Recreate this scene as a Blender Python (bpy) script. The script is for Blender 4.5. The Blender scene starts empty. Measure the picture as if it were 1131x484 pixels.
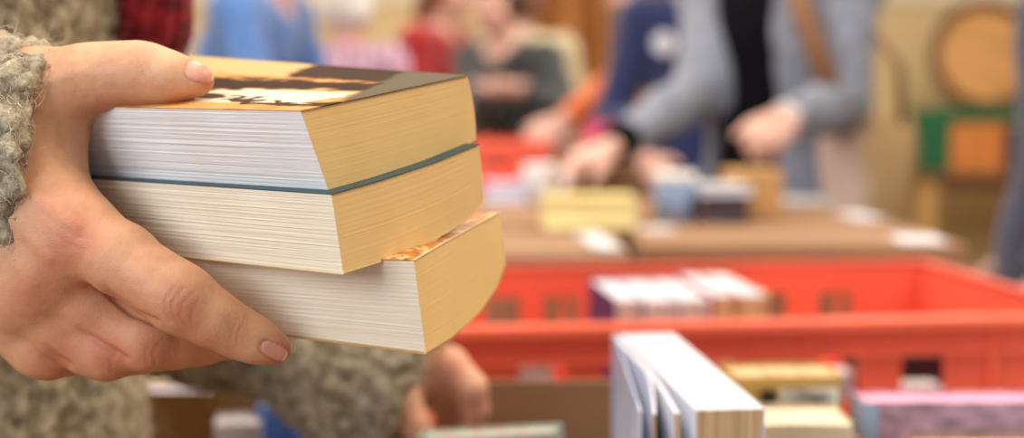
import bpy, bmesh, math, random
import numpy as np
from mathutils import Vector, Matrix, noise as mnoise
random.seed(7); RNG = np.random.default_rng(7)
scene = bpy.context.scene
COL = scene.collection

# ------------------------------------------------------------------ camera
FPX = 1500.0; PW, PH = 1131, 484
CAMZ = 1.21; PITCH = math.radians(5.4)
CP = np.array([0.0, 0.0, CAMZ])
CR = np.array([1.0, 0, 0]); CU = np.array([0, math.sin(PITCH), math.cos(PITCH)]); CF = np.array([0, math.cos(PITCH), -math.sin(PITCH)])
def at(px, py, d):
    return CP + CF*d + CR*((px-565.5)/FPX*d) + CU*((242-py)/FPX*d)
def atY(px, py, Y):
    r = CF + CR*((px-565.5)/FPX) + CU*((242-py)/FPX)
    return CP + r*(Y/r[1])
def hit(px, py, P0, n):
    r = CF + CR*((px-565.5)/FPX) + CU*((242-py)/FPX)
    return CP + r*(np.dot(P0-CP, n)/np.dot(r, n))
def camdir(r, u, f):
    v = CR*r + CU*u + CF*f
    return v/np.linalg.norm(v)
def proj(V):
    V = np.asarray(V)-CP
    d = V@CF
    return 565.5+FPX*(V@CR)/d, 242-FPX*(V@CU)/d, d

cam = bpy.data.cameras.new('camera'); camo = bpy.data.objects.new('camera', cam); COL.objects.link(camo)
camo.location = CP; camo.rotation_euler = (math.pi/2-PITCH, 0, 0)
cam.sensor_width = 36; cam.lens = FPX/PW*36
cam.clip_start = 0.02; cam.clip_end = 60
cam.dof.use_dof = True; cam.dof.focus_distance = 0.545; cam.dof.aperture_fstop = 4.3
scene.camera = camo
scene.view_settings.view_transform = 'Standard'

# ------------------------------------------------------------------ materials
def lin(c):
    return tuple(((x/255)/12.92 if x/255 <= .04045 else ((x/255+.055)/1.055)**2.4) for x in c[:3])
MATS = {}
def newmat(name):
    m = bpy.data.materials.new(name); m.use_nodes = True
    nt = m.node_tree; b = nt.nodes['Principled BSDF']
    return m, nt, b
def mat(name, rgb, rough=.6, var=.06, scale=20, bump=0.0, bscale=200, metal=0, spec=.5, sheen=0, stretch=None, rgb2=None, coat=0):
    """plain colour broken up by noise; rgb in 0-255 sRGB"""
    if name in MATS: return MATS[name]
    m, nt, b = newmat(name); N, L = nt.nodes, nt.links
    c = lin(rgb)
    tc = N.new('ShaderNodeTexCoord'); mp = N.new('ShaderNodeMapping')
    L.new(tc.outputs['Object'], mp.inputs['Vector'])
    if stretch: mp.inputs['Scale'].default_value = stretch
    no = N.new('ShaderNodeTexNoise'); no.inputs['Scale'].default_value = scale; no.inputs['Detail'].default_value = 4
    L.new(mp.outputs['Vector'], no.inputs['Vector'])
    r = N.new('ShaderNodeValToRGB')
    c2 = lin(rgb2) if rgb2 else tuple(x*(1-2.2*var) for x in c)
    r.color_ramp.elements[0].position = .32; r.color_ramp.elements[1].position = .68
    r.color_ramp.elements[0].color = (*c2, 1); r.color_ramp.elements[1].color = (*[min(1, x*(1+var)) for x in c], 1)
    L.new(no.outputs['Fac'], r.inputs['Fac']); L.new(r.outputs['Color'], b.inputs['Base Color'])
    b.inputs['Roughness'].default_value = rough; b.inputs['Metallic'].default_value = metal
    b.inputs['Specular IOR Level'].default_value = spec
    if sheen: b.inputs['Sheen Weight'].default_value = sheen; b.inputs['Sheen Roughness'].default_value = .6
    if coat: b.inputs['Coat Weight'].default_value = coat
    if bump:
        n2 = N.new('ShaderNodeTexNoise'); n2.inputs['Scale'].default_value = bscale; n2.inputs['Detail'].default_value = 3
        L.new(mp.outputs['Vector'], n2.inputs['Vector'])
        bp = N.new('ShaderNodeBump'); bp.inputs['Strength'].default_value = bump; bp.inputs['Distance'].default_value = .003
        L.new(n2.outputs['Fac'], bp.inputs['Height']); L.new(bp.outputs['Normal'], b.inputs['Normal'])
    MATS[name] = m
    return m
def fabric(name, rgb, var=.15, scale=30, rough=.9):
    return mat(name, rgb, rough=rough, var=var, scale=scale, bump=.35, bscale=450, spec=.2, sheen=.25)
def attr_mat(name, rough=.55, spec=.4, sss=0, bump=0, bscale=900, attr='Col', rattr=None, coat=0):
    if name in MATS: return MATS[name]
    m, nt, b = newmat(name); N, L = nt.nodes, nt.links
    a = N.new('ShaderNodeAttribute'); a.attribute_name = attr
    tc = N.new('ShaderNodeTexCoord')
    no = N.new('ShaderNodeTexNoise'); no.inputs['Scale'].default_value = 160; no.inputs['Detail'].default_value = 5
    L.new(tc.outputs['Object'], no.inputs['Vector'])
    mx = N.new('ShaderNodeMix'); mx.data_type = 'RGBA'; mx.blend_type = 'MULTIPLY'; mx.inputs[0].default_value = .35 if sss else .12
    r = N.new('ShaderNodeValToRGB'); r.color_ramp.elements[0].position = .3; r.color_ramp.elements[1].position = .6
    r.color_ramp.elements[0].color = (.80, .62, .58, 1) if sss else (.8, .8, .8, 1); r.color_ramp.elements[1].color = (1, 1, 1, 1)
    L.new(no.outputs['Fac'], r.inputs['Fac'])
    L.new(a.outputs['Color'], mx.inputs[6]); L.new(r.outputs['Color'], mx.inputs[7]); L.new(mx.outputs[2], b.inputs['Base Color'])
    b.inputs['Roughness'].default_value = rough; b.inputs['Specular IOR Level'].default_value = spec
    if coat: b.inputs['Coat Weight'].default_value = coat
    if sss:
        b.inputs['Subsurface Weight'].default_value = sss; b.inputs['Subsurface Radius'].default_value = (1, .35, .18); b.inputs['Subsurface Scale'].default_value = .004
    if rattr:
        a2 = N.new('ShaderNodeAttribute'); a2.attribute_name = rattr
        mr = N.new('ShaderNodeMapRange'); mr.inputs[3].default_value = rough; mr.inputs[4].default_value = .36
        L.new(a2.outputs['Fac'], mr.inputs[0]); L.new(mr.outputs[0], b.inputs['Roughness'])
    if bump:
        v = N.new('ShaderNodeTexVoronoi'); v.inputs['Scale'].default_value = bscale
        n3 = N.new('ShaderNodeTexNoise'); n3.inputs['Scale'].default_value = bscale*.4; n3.inputs['Detail'].default_value = 4
        L.new(tc.outputs['Object'], v.inputs['Vector']); L.new(tc.outputs['Object'], n3.inputs['Vector'])
        ad = N.new('ShaderNodeMath'); ad.operation = 'ADD'; L.new(v.outputs['Distance'], ad.inputs[0]); L.new(n3.outputs['Fac'], ad.inputs[1])
        bp = N.new('ShaderNodeBump'); bp.inputs['Strength'].default_value = bump; bp.inputs['Distance'].default_value = .0006
        L.new(ad.outputs[0], bp.inputs['Height']); L.new(bp.outputs['Normal'], b.inputs['Normal'])
    MATS[name] = m
    return m
def page_mat(name, rgb, dark, streak=420, dens=.5, rough=.85):
    """paper edge: fine stretched streaks along the leaves (uv: u along the edge, v through the thickness)"""
    if name in MATS: return MATS[name]
    m, nt, b = newmat(name); N, L = nt.nodes, nt.links
    uv = N.new('ShaderNodeUVMap'); mp = N.new('ShaderNodeMapping'); mp.inputs['Scale'].default_value = (2.2, streak/10, 1)
    L.new(uv.outputs['UV'], mp.inputs['Vector'])
    no = N.new('ShaderNodeTexNoise'); no.inputs['Scale'].default_value = 2.0; no.inputs['Detail'].default_value = 6; no.inputs['Roughness'].default_value = .7
    L.new(mp.outputs['Vector'], no.inputs['Vector'])
    r = N.new('ShaderNodeValToRGB'); r.color_ramp.elements[0].position = .25; r.color_ramp.elements[1].position = dens
    r.color_ramp.elements[0].color = (*lin(dark), 1); r.color_ramp.elements[1].color = (*lin(rgb), 1)
    L.new(no.outputs['Fac'], r.inputs['Fac'])
    # broad stain
    tc = N.new('ShaderNodeTexCoord'); n2 = N.new('ShaderNodeTexNoise'); n2.inputs['Scale'].default_value = 25
    L.new(tc.outputs['Object'], n2.inputs['Vector'])
    r2 = N.new('ShaderNodeValToRGB'); r2.color_ramp.elements[0].position = .3; r2.color_ramp.elements[1].position = .7
    r2.color_ramp.elements[0].color = (.93, .90, .85, 1); r2.color_ramp.elements[1].color = (1, 1, 1, 1)
    L.new(n2.outputs['Fac'], r2.inputs['Fac'])
    mx = N.new('ShaderNodeMix'); mx.data_type = 'RGBA'; mx.blend_type = 'MULTIPLY'; mx.inputs[0].default_value = 1
    L.new(r.outputs['Color'], mx.inputs[6]); L.new(r2.outputs['Color'], mx.inputs[7]); L.new(mx.outputs[2], b.inputs['Base Color'])
    bp = N.new('ShaderNodeBump'); bp.inputs['Strength'].default_value = .07; bp.inputs['Distance'].default_value = .0003
    L.new(no.outputs['Fac'], bp.inputs['Height']); L.new(bp.outputs['Normal'], b.inputs['Normal'])
    b.inputs['Roughness'].default_value = rough; b.inputs['Specular IOR Level'].default_value = .2
    MATS[name] = m
    return m

# ------------------------------------------------------------------ object helpers
def tag(o, label=None, cat=None, group=None, kind=None):
    if label: o['label'] = label
    if cat: o['category'] = cat
    if group: o['group'] = group
    if kind: o['kind'] = kind
    return o
def empty(name, loc=(0, 0, 0), rotz=0, label=None, cat=None, group=None):
    o = bpy.data.objects.new(name, None); COL.objects.link(o); o.location = loc; o.rotation_euler = (0, 0, rotz)
    o.empty_display_size = .05
    return tag(o, label, cat, group)
def link(name, me, m=None, parent=None):
    o = bpy.data.objects.new(name, me); COL.objects.link(o)
    if m is not None and not me.materials:
        for q in (m if isinstance(m, (list, tuple)) else [m]): me.materials.append(q)
    if parent is not None: o.parent = parent
    return o
def obj(name, bm, m, parent=None, smooth=False):
    me = bpy.data.meshes.new(name); bmesh.ops.recalc_face_normals(bm, faces=bm.faces); bm.to_mesh(me); bm.free()
    if smooth:
        for p in me.polygons: p.use_smooth = True
    return link(name, me, m, parent)
def bx(bm, c, s, rot=None, bevel=0.0, seg=2, taper=1.0):
    """box centred at c with size s"""
    r = bmesh.ops.create_cube(bm, size=1)
    vs = r['verts']
    for v in vs:
        t = taper if v.co.z > 0 else 1
        v.co = Vector((v.co.x*s[0]*t, v.co.y*s[1]*t, v.co.z*s[2]))
    if bevel:
        es = list({e for v in vs for e in v.link_edges})
        rr = bmesh.ops.bevel(bm, geom=es, offset=bevel, segments=seg, profile=.5, affect='EDGES')
        vs = list({v for f in rr['faces'] for v in f.verts} | {v for v in vs if v.is_valid})
    M = rot if rot is not None else Matrix.Identity(3)
    for v in vs: v.co = M @ v.co + Vector(c)
    return vs
def RZ(a): return Matrix.Rotation(a, 3, 'Z')
def tube(bm, pts, rad, n=10, cap=True):
    pts = [Vector(p) for p in pts]; rings = []
    rad = rad if isinstance(rad, (list, tuple)) else [rad]*len(pts)
    for i, p in enumerate(pts):
        d = (pts[min(i+1, len(pts)-1)]-pts[max(i-1, 0)]).normalized()
        a = d.orthogonal().normalized() if i == 0 else (pa - d*pa.dot(d)).normalized()
        pa = a; b = d.cross(a)
        rings.append([bm.verts.new(p+(a*math.cos(2*math.pi*k/n)+b*math.sin(2*math.pi*k/n))*rad[i]) for k in range(n)])
    for r0, r1 in zip(rings, rings[1:]):
        for k in range(n): bm.faces.new((r0[k], r0[(k+1) % n], r1[(k+1) % n], r1[k]))
    if cap: bm.faces.new(rings[0][::-1]); bm.faces.new(rings[-1])
def lathe(bm, prof, n=32, c=(0, 0, 0), M=None):
    rings = []
    for (r, z) in prof:
        ring = []
        for k in range(n):
            v = Vector((r*math.cos(2*math.pi*k/n), r*math.sin(2*math.pi*k/n), z))
            if M is not None: v = M @ v
            ring.append(bm.verts.new(v+Vector(c)))
        rings.append(ring)
    for r0, r1 in zip(rings, rings[1:]):
        for k in range(n): bm.faces.new((r0[k], r0[(k+1) % n], r1[(k+1) % n], r1[k]))
    bm.faces.new(rings[0][::-1]); bm.faces.new(rings[-1])
def np_mesh(name, V, Q, smooth=True):
    me = bpy.data.meshes.new(name)
    V = np.asarray(V, np.float32); Q = np.asarray(Q, np.int32)
    me.vertices.add(len(V)); me.vertices.foreach_set('co', V.ravel())
    k = Q.shape[1]
    me.loops.add(Q.size); me.loops.foreach_set('vertex_index', Q.ravel())
    me.polygons.add(len(Q)); me.polygons.foreach_set('loop_start', np.arange(0, Q.size, k, dtype=np.int32))
    me.polygons.foreach_set('use_smooth', np.full(len(Q), smooth))
    me.update(calc_edges=True); me.validate()
    return me
def set_col(me, C, name='Col'):
    a = me.color_attributes.new(name, 'FLOAT_COLOR', 'POINT')
    C = np.asarray(C, np.float32)
    if C.shape[1] == 3: C = np.hstack([C, np.ones((len(C), 1), np.float32)])
    a.data.foreach_set('color', C.ravel())
def set_float(me, v, name):
    a = me.attributes.new(name, 'FLOAT', 'POINT'); a.data.foreach_set('value', np.asarray(v, np.float32))

# ------------------------------------------------------------------ smooth-union volumes -> one continuous surface
class Vol:
    def __init__(s): s.P = []
    def cone(s, a, b, r1, r2, k=.02): s.P.append(('c', np.array(a, float), np.array(b, float), r1, r2, k)); return s
    def chain(s, pts, rad, k=.02):
        for i in range(len(pts)-1): s.cone(pts[i], pts[i+1], rad[i], rad[i+1], k)
        return s
    def ell(s, c, r, M=None, k=.02): s.P.append(('e', np.array(c, float), np.array(r, float), np.eye(3) if M is None else np.array(M, float), k)); return s
    def inflate(s, d):
        v = Vol()
        for p in s.P:
            v.P.append(('c', p[1], p[2], p[3]+d, p[4]+d, p[5]) if p[0] == 'c' else ('e', p[1], p[2]+d, p[3], p[4]))
        return v
    def mesh(s, h, post=None, smooth=2):
        los, his = [], []
        for p in s.P:
            if p[0] == 'c': los.append(np.minimum(p[1]-p[3], p[2]-p[4])); his.append(np.maximum(p[1]+p[3], p[2]+p[4]))
            else: R = p[2].max(); los.append(p[1]-R); his.append(p[1]+R)
        lo = np.min(los, 0)-4*h-.01; hi = np.max(his, 0)+4*h+.01
        n = np.ceil((hi-lo)/h).astype(int)+1
        F = np.full(n, .3, np.float32)
        ax = [(lo[i]+h*np.arange(n[i])).astype(np.float32) for i in range(3)]
        for p, l, u in zip(s.P, los, his):
            k = p[-1]; m = k+4*h
            i0 = np.maximum(0, np.floor((l-m-lo)/h).astype(int)); i1 = np.minimum(n, np.ceil((u+m-lo)/h).astype(int)+1)
            X = ax[0][i0[0]:i1[0], None, None]; Y = ax[1][None, i0[1]:i1[1], None]; Z = ax[2][None, None, i0[2]:i1[2]]
            if p[0] == 'c':
                a, b = p[1], p[2]; d = b-a; L2 = max(d@d, 1e-12)
                t = np.clip(((X-a[0])*d[0]+(Y-a[1])*d[1]+(Z-a[2])*d[2])/L2, 0, 1)
                D = np.sqrt((X-a[0]-t*d[0])**2+(Y-a[1]-t*d[1])**2+(Z-a[2]-t*d[2])**2)-(p[3]+t*(p[4]-p[3]))
            else:
                c, r, M = p[1], p[2], p[3]
                x, y, z = X-c[0], Y-c[1], Z-c[2]
                q = [(M[j, 0]*x+M[j, 1]*y+M[j, 2]*z) for j in range(3)]
                k0 = np.sqrt(sum((q[j]/r[j])**2 for j in range(3))); k1 = np.sqrt(sum((q[j]/r[j]**2)**2 for j in range(3)))
                D = k0*(k0-1)/np.maximum(k1, 1e-9)
            S = F[i0[0]:i1[0], i0[1]:i1[1], i0[2]:i1[2]]
            hh = np.maximum(k-np.abs(S-D), 0)/k
            F[i0[0]:i1[0], i0[1]:i1[1], i0[2]:i1[2]] = np.minimum(S, D)-hh*hh*k*.25
        if post is not None:
            F = post(F, ax[0][:, None, None], ax[1][None, :, None], ax[2][None, None, :]).astype(np.float32)
        return nets(F, lo, h, smooth)
def nets(F, lo, h, smooth=2):
    S = F < 0
    sl = lambda A, o: A[o[0]:A.shape[0]-1+o[0], o[1]:A.shape[1]-1+o[1], o[2]:A.shape[2]-1+o[2]]
    offs = [(i, j, k) for i in (0, 1) for j in (0, 1) for k in (0, 1)]
    any_ = np.zeros(tuple(x-1 for x in F.shape), bool); all_ = np.ones_like(any_)
    for o in offs: any_ |= sl(S, o); all_ &= sl(S, o)
    cells = np.argwhere(any_ & ~all_)
    idx = np.full(any_.shape, -1, np.int32); idx[tuple(cells.T)] = np.arange(len(cells))
    acc = np.zeros((len(cells), 3)); cnt = np.zeros(len(cells))
    for a in range(3):
        for o in offs:
            if o[a] == 1: continue
            o2 = list(o); o2[a] = 1
            p0 = cells+np.array(o); p1 = cells+np.array(o2)
            f0 = F[tuple(p0.T)]; f1 = F[tuple(p1.T)]
            m = (f0 < 0) != (f1 < 0)
            t = f0[m]/(f0[m]-f1[m])
            acc[m] += p0[m]+(p1[m]-p0[m])*t[:, None]; cnt[m] += 1
    V = acc/cnt[:, None]*h+lo
    Q = []
    for a in range(3):
        b, c = (a+1) % 3, (a+2) % 3
        s0 = [slice(1, -1)]*3; s1 = [slice(1, -1)]*3
        s0[a] = slice(0, -1); s1[a] = slice(1, None)
        A0, A1 = S[tuple(s0)], S[tuple(s1)]
        e = np.argwhere(A0 != A1)
        if len(e) == 0: continue
        off = np.ones(3, int); off[a] = 0
        g = e+off
        flip = S[tuple(g.T)]
        eb = np.zeros(3, int); eb[b] = 1; ec = np.zeros(3, int); ec[c] = 1
        q = np.stack([idx[tuple((g-eb-ec).T)], idx[tuple((g-ec).T)], idx[tuple(g.T)], idx[tuple((g-eb).T)]], 1)
        q[~flip] = q[~flip][:, ::-1]
        Q.append(q)
    Q = np.vstack(Q)
    for _ in range(smooth): V = lap(V, Q, .5)
    return V, Q
def lap(V, Q, w):
    A = np.zeros_like(V); n = np.zeros(len(V))
    for i in range(4):
        np.add.at(A, Q[:, i], V[Q[:, (i+1) % 4]]+V[Q[:, (i-1) % 4]]); np.add.at(n, Q[:, i], 2)
    return V*(1-w)+w*A/np.maximum(n, 1)[:, None]
def normals(V, Q):
    n = np.cross(V[Q[:, 2]]-V[Q[:, 0]], V[Q[:, 3]]-V[Q[:, 1]])
    N = np.zeros_like(V)
    for i in range(4): np.add.at(N, Q[:, i], n)
    return N/np.maximum(np.linalg.norm(N, axis=1, keepdims=True), 1e-12)
def half(n, p):
    """signed distance to a half-space: keeps the side away from n"""
    n = np.array(n, float); n = n/np.linalg.norm(n); p = np.array(p, float)
    return lambda X, Y, Z: (X-p[0])*n[0]+(Y-p[1])*n[1]+(Z-p[2])*n[2]
# ================================================================== the three books in the hand
M_FORE_A = page_mat('page_fore_edge_white', (238, 238, 238), (226, 227, 230), 620, .62)
M_FORE_B = page_mat('page_fore_edge_cream', (238, 228, 207), (231, 219, 197), 620, .64)
M_HEAD = page_mat('page_head_aged', (243, 212, 152), (237, 203, 142), 620, .65)
def interp(pts, n):
    pts = np.array(pts, float); s = np.r_[0, np.cumsum(np.linalg.norm(np.diff(pts, axis=0), axis=1))]; s /= s[-1]
    t = np.linspace(0, 1, n)
    # smooth (Catmull-like) by fine linear interpolation then averaging
    f = np.array([np.interp(np.linspace(0, 1, 200), s, pts[:, j]) for j in range(pts.shape[1])]).T
    g = f.copy()
    for _ in range(60): g[1:-1] = .5*g[1:-1]+.25*(g[2:]+g[:-2])
    return np.array([np.interp(t, np.linspace(0, 1, 200), g[:, j]) for j in range(pts.shape[1])]).T
def held_book(label, top_px, bot_px, d0, el, ew, L, mats, cover_mats, art=None, twist=0.0, belly=0.0, pinch=0.0):
    """a worn paperback: the cross-section of its head is a skewed, rolled outline; the block runs back along el"""
    P0 = at(*top_px[0], d0)
    T = interp([hit(*p, P0, el) for p in top_px], 25); B = interp([hit(*p, P0, el) for p in bot_px], 25)
    up = np.cross(ew, el); up /= np.linalg.norm(up)
    if up[2] < 0: up = -up
    na, nb, nc = 25, 61, 60
    a = np.linspace(0, 1, na); b = np.linspace(0, 1, nb); c = np.linspace(0, 1, nc)
    jit = RNG.normal(0, 1, nb)*.000045; jit[[0, -1]] = 0
    wob = np.cumsum(RNG.normal(0, 1, (nb, nc)), 1)*.00002
    def Pt(i, j, k):
        p = T[i]*(1-b[j])+B[i]*b[j]
        p = p+ew*(belly*4*b[j]*(1-b[j])*a[i])
        p = p+el*(L*c[k])+up*(twist*c[k]*a[i]*(1-b[j])+pinch*c[k]*b[j])
        if i == 0: p = p+ew*(jit[j]+wob[j, k])
        if k == 0: p = p+el*jit[(j*7) % nb]*.3
        return p
    root = empty('paperback_book', P0+el*L*.5+ew*.05-up*.02, 0, label, 'book', 'paperbacks held in the hand')
    base = np.array(root.location)
    V, Fc, UV, MI = [], [], [], []
    def grid(f, n, m, uvf, mi):
        o = len(V)
        for x in range(n):
            for y in range(m): V.append(f(x, y)-base)
        for x in range(n-1):
            for y in range(m-1):
                Fc.append((o+x*m+y, o+(x+1)*m+y, o+(x+1)*m+y+1, o+x*m+y+1)); MI.append(mi)
                UV.extend([uvf(x, y), uvf(x+1, y), uvf(x+1, y+1), uvf(x, y+1)])
    grid(lambda k, j: Pt(0, j, k), nc, nb, lambda k, j: (c[k], b[j]), 0)
    grid(lambda i, j: Pt(i, j, 0), na, nb, lambda i, j: (a[i]*.6, b[j]), 1)
    grid(lambda k, j: Pt(na-1, j, k), nc, nb, lambda k, j: (c[k], b[j]), 0)
    grid(lambda i, j: Pt(i, j, nc-1), na, nb, lambda i, j: (a[i]*.6, b[j]), 1)
    grid(lambda k, i: Pt(i, 0, k), nc, na, lambda k, i: (c[k], a[i]), 0)
    grid(lambda k, i: Pt(i, nb-1, k), nc, na, lambda k, i: (c[k], a[i]), 0)
    me = bpy.data.meshes.new('page_block'); me.from_pydata([tuple(v) for v in V], [], Fc)
    uvl = me.uv_layers.new(name='UVMap'); uvl.data.foreach_set('uv', np.array(UV, np.float32).ravel())
    me.polygons.foreach_set('material_index', np.array(MI, np.int32))
    for q in mats: me.materials.append(q)
    bm = bmesh.new(); bm.from_mesh(me); bmesh.ops.remove_doubles(bm, verts=bm.verts, dist=1e-6); bmesh.ops.recalc_face_normals(bm, faces=bm.faces); bm.to_mesh(me); bm.free()
    link('page_block', me, None, root)
    # cover: front board, spine and back board as thin card wrapped round the block
    th = .00045; ov = .0004
    def sheet(name, rows, m, artf=None):
        n, q = len(rows), len(rows[0])
        outer = np.array(rows)
        du = np.gradient(outer, axis=0); dv = np.gradient(outer, axis=1); nn = np.cross(du, dv); nn /= np.linalg.norm(nn, axis=2, keepdims=True)
        cen = np.array([Pt(na//2, nb//2, nc//2)])
        if ((outer-cen[None])*nn).sum() < 0: nn = -nn
        O = outer+nn*th; I = outer+nn*.00004
        VV = np.concatenate([O.reshape(-1, 3), I.reshape(-1, 3)])-base
        FF = []; h = n*q
        for x in range(n-1):
            for y in range(q-1):
                p = x*q+y; FF.append((p, p+q, p+q+1, p+1)); FF.append((h+p, h+p+1, h+p+q+1, h+p+q))
        for x in range(n-1):
            for y in (0, q-1): p = x*q+y; FF.append((p, p+q, h+p+q, h+p))
        for y in range(q-1):
            for x in (0, n-1): p = x*q+y; FF.append((p, p+1, h+p+1, h+p))
        me = np_mesh(name, VV, np.array(FF), False)
        bm = bmesh.new(); bm.from_mesh(me); bmesh.ops.recalc_face_normals(bm, faces=bm.faces); bm.to_mesh(me); bm.free()
        if artf:
            cc = [artf(x/(n-1), y/(q-1)) for x in range(n) for y in range(q)]
            set_col(me, np.array([lin(z) for z in cc+cc]))
        return link(name, me, m, root)
    NC = 150
    ck = np.linspace(-.0006/L, 1+.0006/L, NC)
    def top(i, s): return T[i]+el*(L*s)+up*(twist*s*a[i])
    rows = []
    for s in ck:
        r = [top(0, s)-ew*ov]+[top(i, s) for i in range(na)]
        r = interp(r, 90); rows.append(r)
    sheet('front_cover', rows, cover_mats[0], art)
    rows = [[Pt(na-1, j, 0)+el*(L*s)+up*(twist*s*(1-b[j])+pinch*s*b[j]) for j in range(0, nb, 4)] for s in np.linspace(0, 1, 12)]
    sheet('spine', rows, cover_mats[1])
    rows = [[B[0]-ew*.0012-up*.0003+el*(L*s)+up*(pinch*s)]+[B[i]+el*(L*s)+up*(pinch*s) for i in range(na)] for s in np.linspace(-.0006/L, 1+.0006/L, 12)]
    sheet('back_cover', rows, cover_mats[2])
    return root, T, B, up
VP1 = (-1600, 85)
el1 = camdir((VP1[0]-565.5)/FPX, (242-VP1[1])/FPX, 1)
ew1 = camdir(.712, .264, 1); ew1 -= el1*(ew1@el1); ew1 /= np.linalg.norm(ew1)
ROT3 = 14.0; D3 = .549
def sm(x, a, b):
    t = min(1, max(0, (x-a)/(b-a))); return t*t*(3-2*t)
def mixc(a, b, t): return tuple(a[i]*(1-t)+b[i]*t for i in range(3))
def art1(u, v):
    """u runs from the head of the book back to the hand, v from fore-edge to spine: torn-paper shapes in tan, cream, brown"""
    n = mnoise.noise(Vector((u*5, v*3, 1)))*.05+mnoise.noise(Vector((u*30, v*16, 4)))*.03
    n2 = mnoise.noise(Vector((u*12, v*22, 7)))
    c = (196, 148, 92)
    c = mixc(c, (196, 110, 44), sm(n2, .0, .35)*.8)
    # cream panel near the front right
    p = sm(u+n, .05, .08)*(1-sm(u+n+v*.1, .52, .56))*sm(v, .12, .16)*(1-sm(v+n*.6, .42, .47))
    c = mixc(c, (222, 208, 182), p)
    # dark slanting branch shapes
    dline = v-(.16+.30*sm(u, .1, .9)+n*1.6)
    c = mixc(c, (54, 32, 18), (1-sm(abs(dline), .03, .06))*(.9 if n2 > -.35 else .2))
    dl2 = v-(.60-.16*u+n*1.2)
    c = mixc(c, (58, 36, 20), (1-sm(abs(dl2), .07+.07*n2, .15+.06*n2)))
    # pale tan field beside the spine further back
    c = mixc(c, (196, 164, 114), sm(v-.70-n, 0, .04)*sm(u+n+(1-v)*.3, .50, .55))
    c = mixc(c, (62, 42, 28), sm(v-.70-n, 0, .04)*(1-sm(u+n+(1-v)*.3, .50, .55)))
    # olive grey band along the head
    c = mixc(c, (98, 88, 70), (1-sm(u+n*.4-.24*(v-.3), .02, .045))*sm(v, .2, .26))
    return c
def art3(u, v):
    n = mnoise.noise(Vector((u*26, v*12, 2))); n2 = mnoise.noise(Vector((u*60, v*40, 9)))
    c = mixc((206, 128, 58), (240, 206, 140), sm(n, -.05, .2)); c = mixc(c, (120, 62, 26), sm(n2, .15, .4)*.8)
    return mixc(c, (232, 220, 190), 1-sm(u, .0, .012))
M_ART1 = attr_mat('cover_art_brown', rough=.8, spec=.06); M_ART3 = attr_mat('cover_art_gold', rough=.3, spec=.5)
M_TEAL_SHADE = mat('cover_teal_gap_shade', (44, 80, 92), .5, .1); M_TAN = mat('cover_tan', (205, 165, 100), .45, .08); M_CREAMC = mat('cover_cream', (226, 205, 165), .45, .06)
b1 = held_book('topmost paperback in the hand, brown and cream cover, under the thumb',
    [(332, 123), (390, 111), (450, 98), (515, 84)], [(364, 214), (420, 199), (480, 179), (512, 165), (525, 155)], .52, el1, ew1, .175,
    [M_FORE_A, M_HEAD], [M_ART1, M_CREAMC, M_TEAL_SHADE], art1, twist=.010, belly=.002)
b2 = held_book('middle paperback of the three in the hand, plain cream page edges',
    [(366, 215), (420, 199.7), (480, 179.8), (512, 166.5), (528, 160)], [(379, 301), (430, 285), (480, 264), (516, 242), (533, 224)], .527, el1, ew1, .172,
    [M_FORE_B, M_HEAD], [M_TEAL_SHADE, M_CREAMC, M_CREAMC], None, belly=.001)  # dark front cover colour stands in for the shadow line under the top book
R3 = np.array(Matrix.Rotation(math.radians(ROT3), 3, Vector(b1[3])))
el3 = R3@el1; ew3 = R3@ew1
b3 = held_book('lowest paperback in the hand, slid out, gold and orange patterned cover',
    [(457, 288), (500, 263), (551, 235)], [(470, 389), (500, 371), (530, 344), (550, 314), (558, 291)], D3, el3, ew3, .175,
    [M_FORE_B, M_HEAD], [M_ART3, M_CREAMC, M_TAN], art3, belly=.001, pinch=.0135)
def fore3(px, py=320):   # depth of the lowest book's fore-edge plane at a pixel
    n = np.cross(el3, b3[3]); return (hit(px, py, at(457, 288, D3), n)-CP)@CF
def fore1(px, py=160):
    n = np.cross(el1, b1[3]); return (hit(px, py, at(332, 123, .52), n)-CP)@CF
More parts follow.
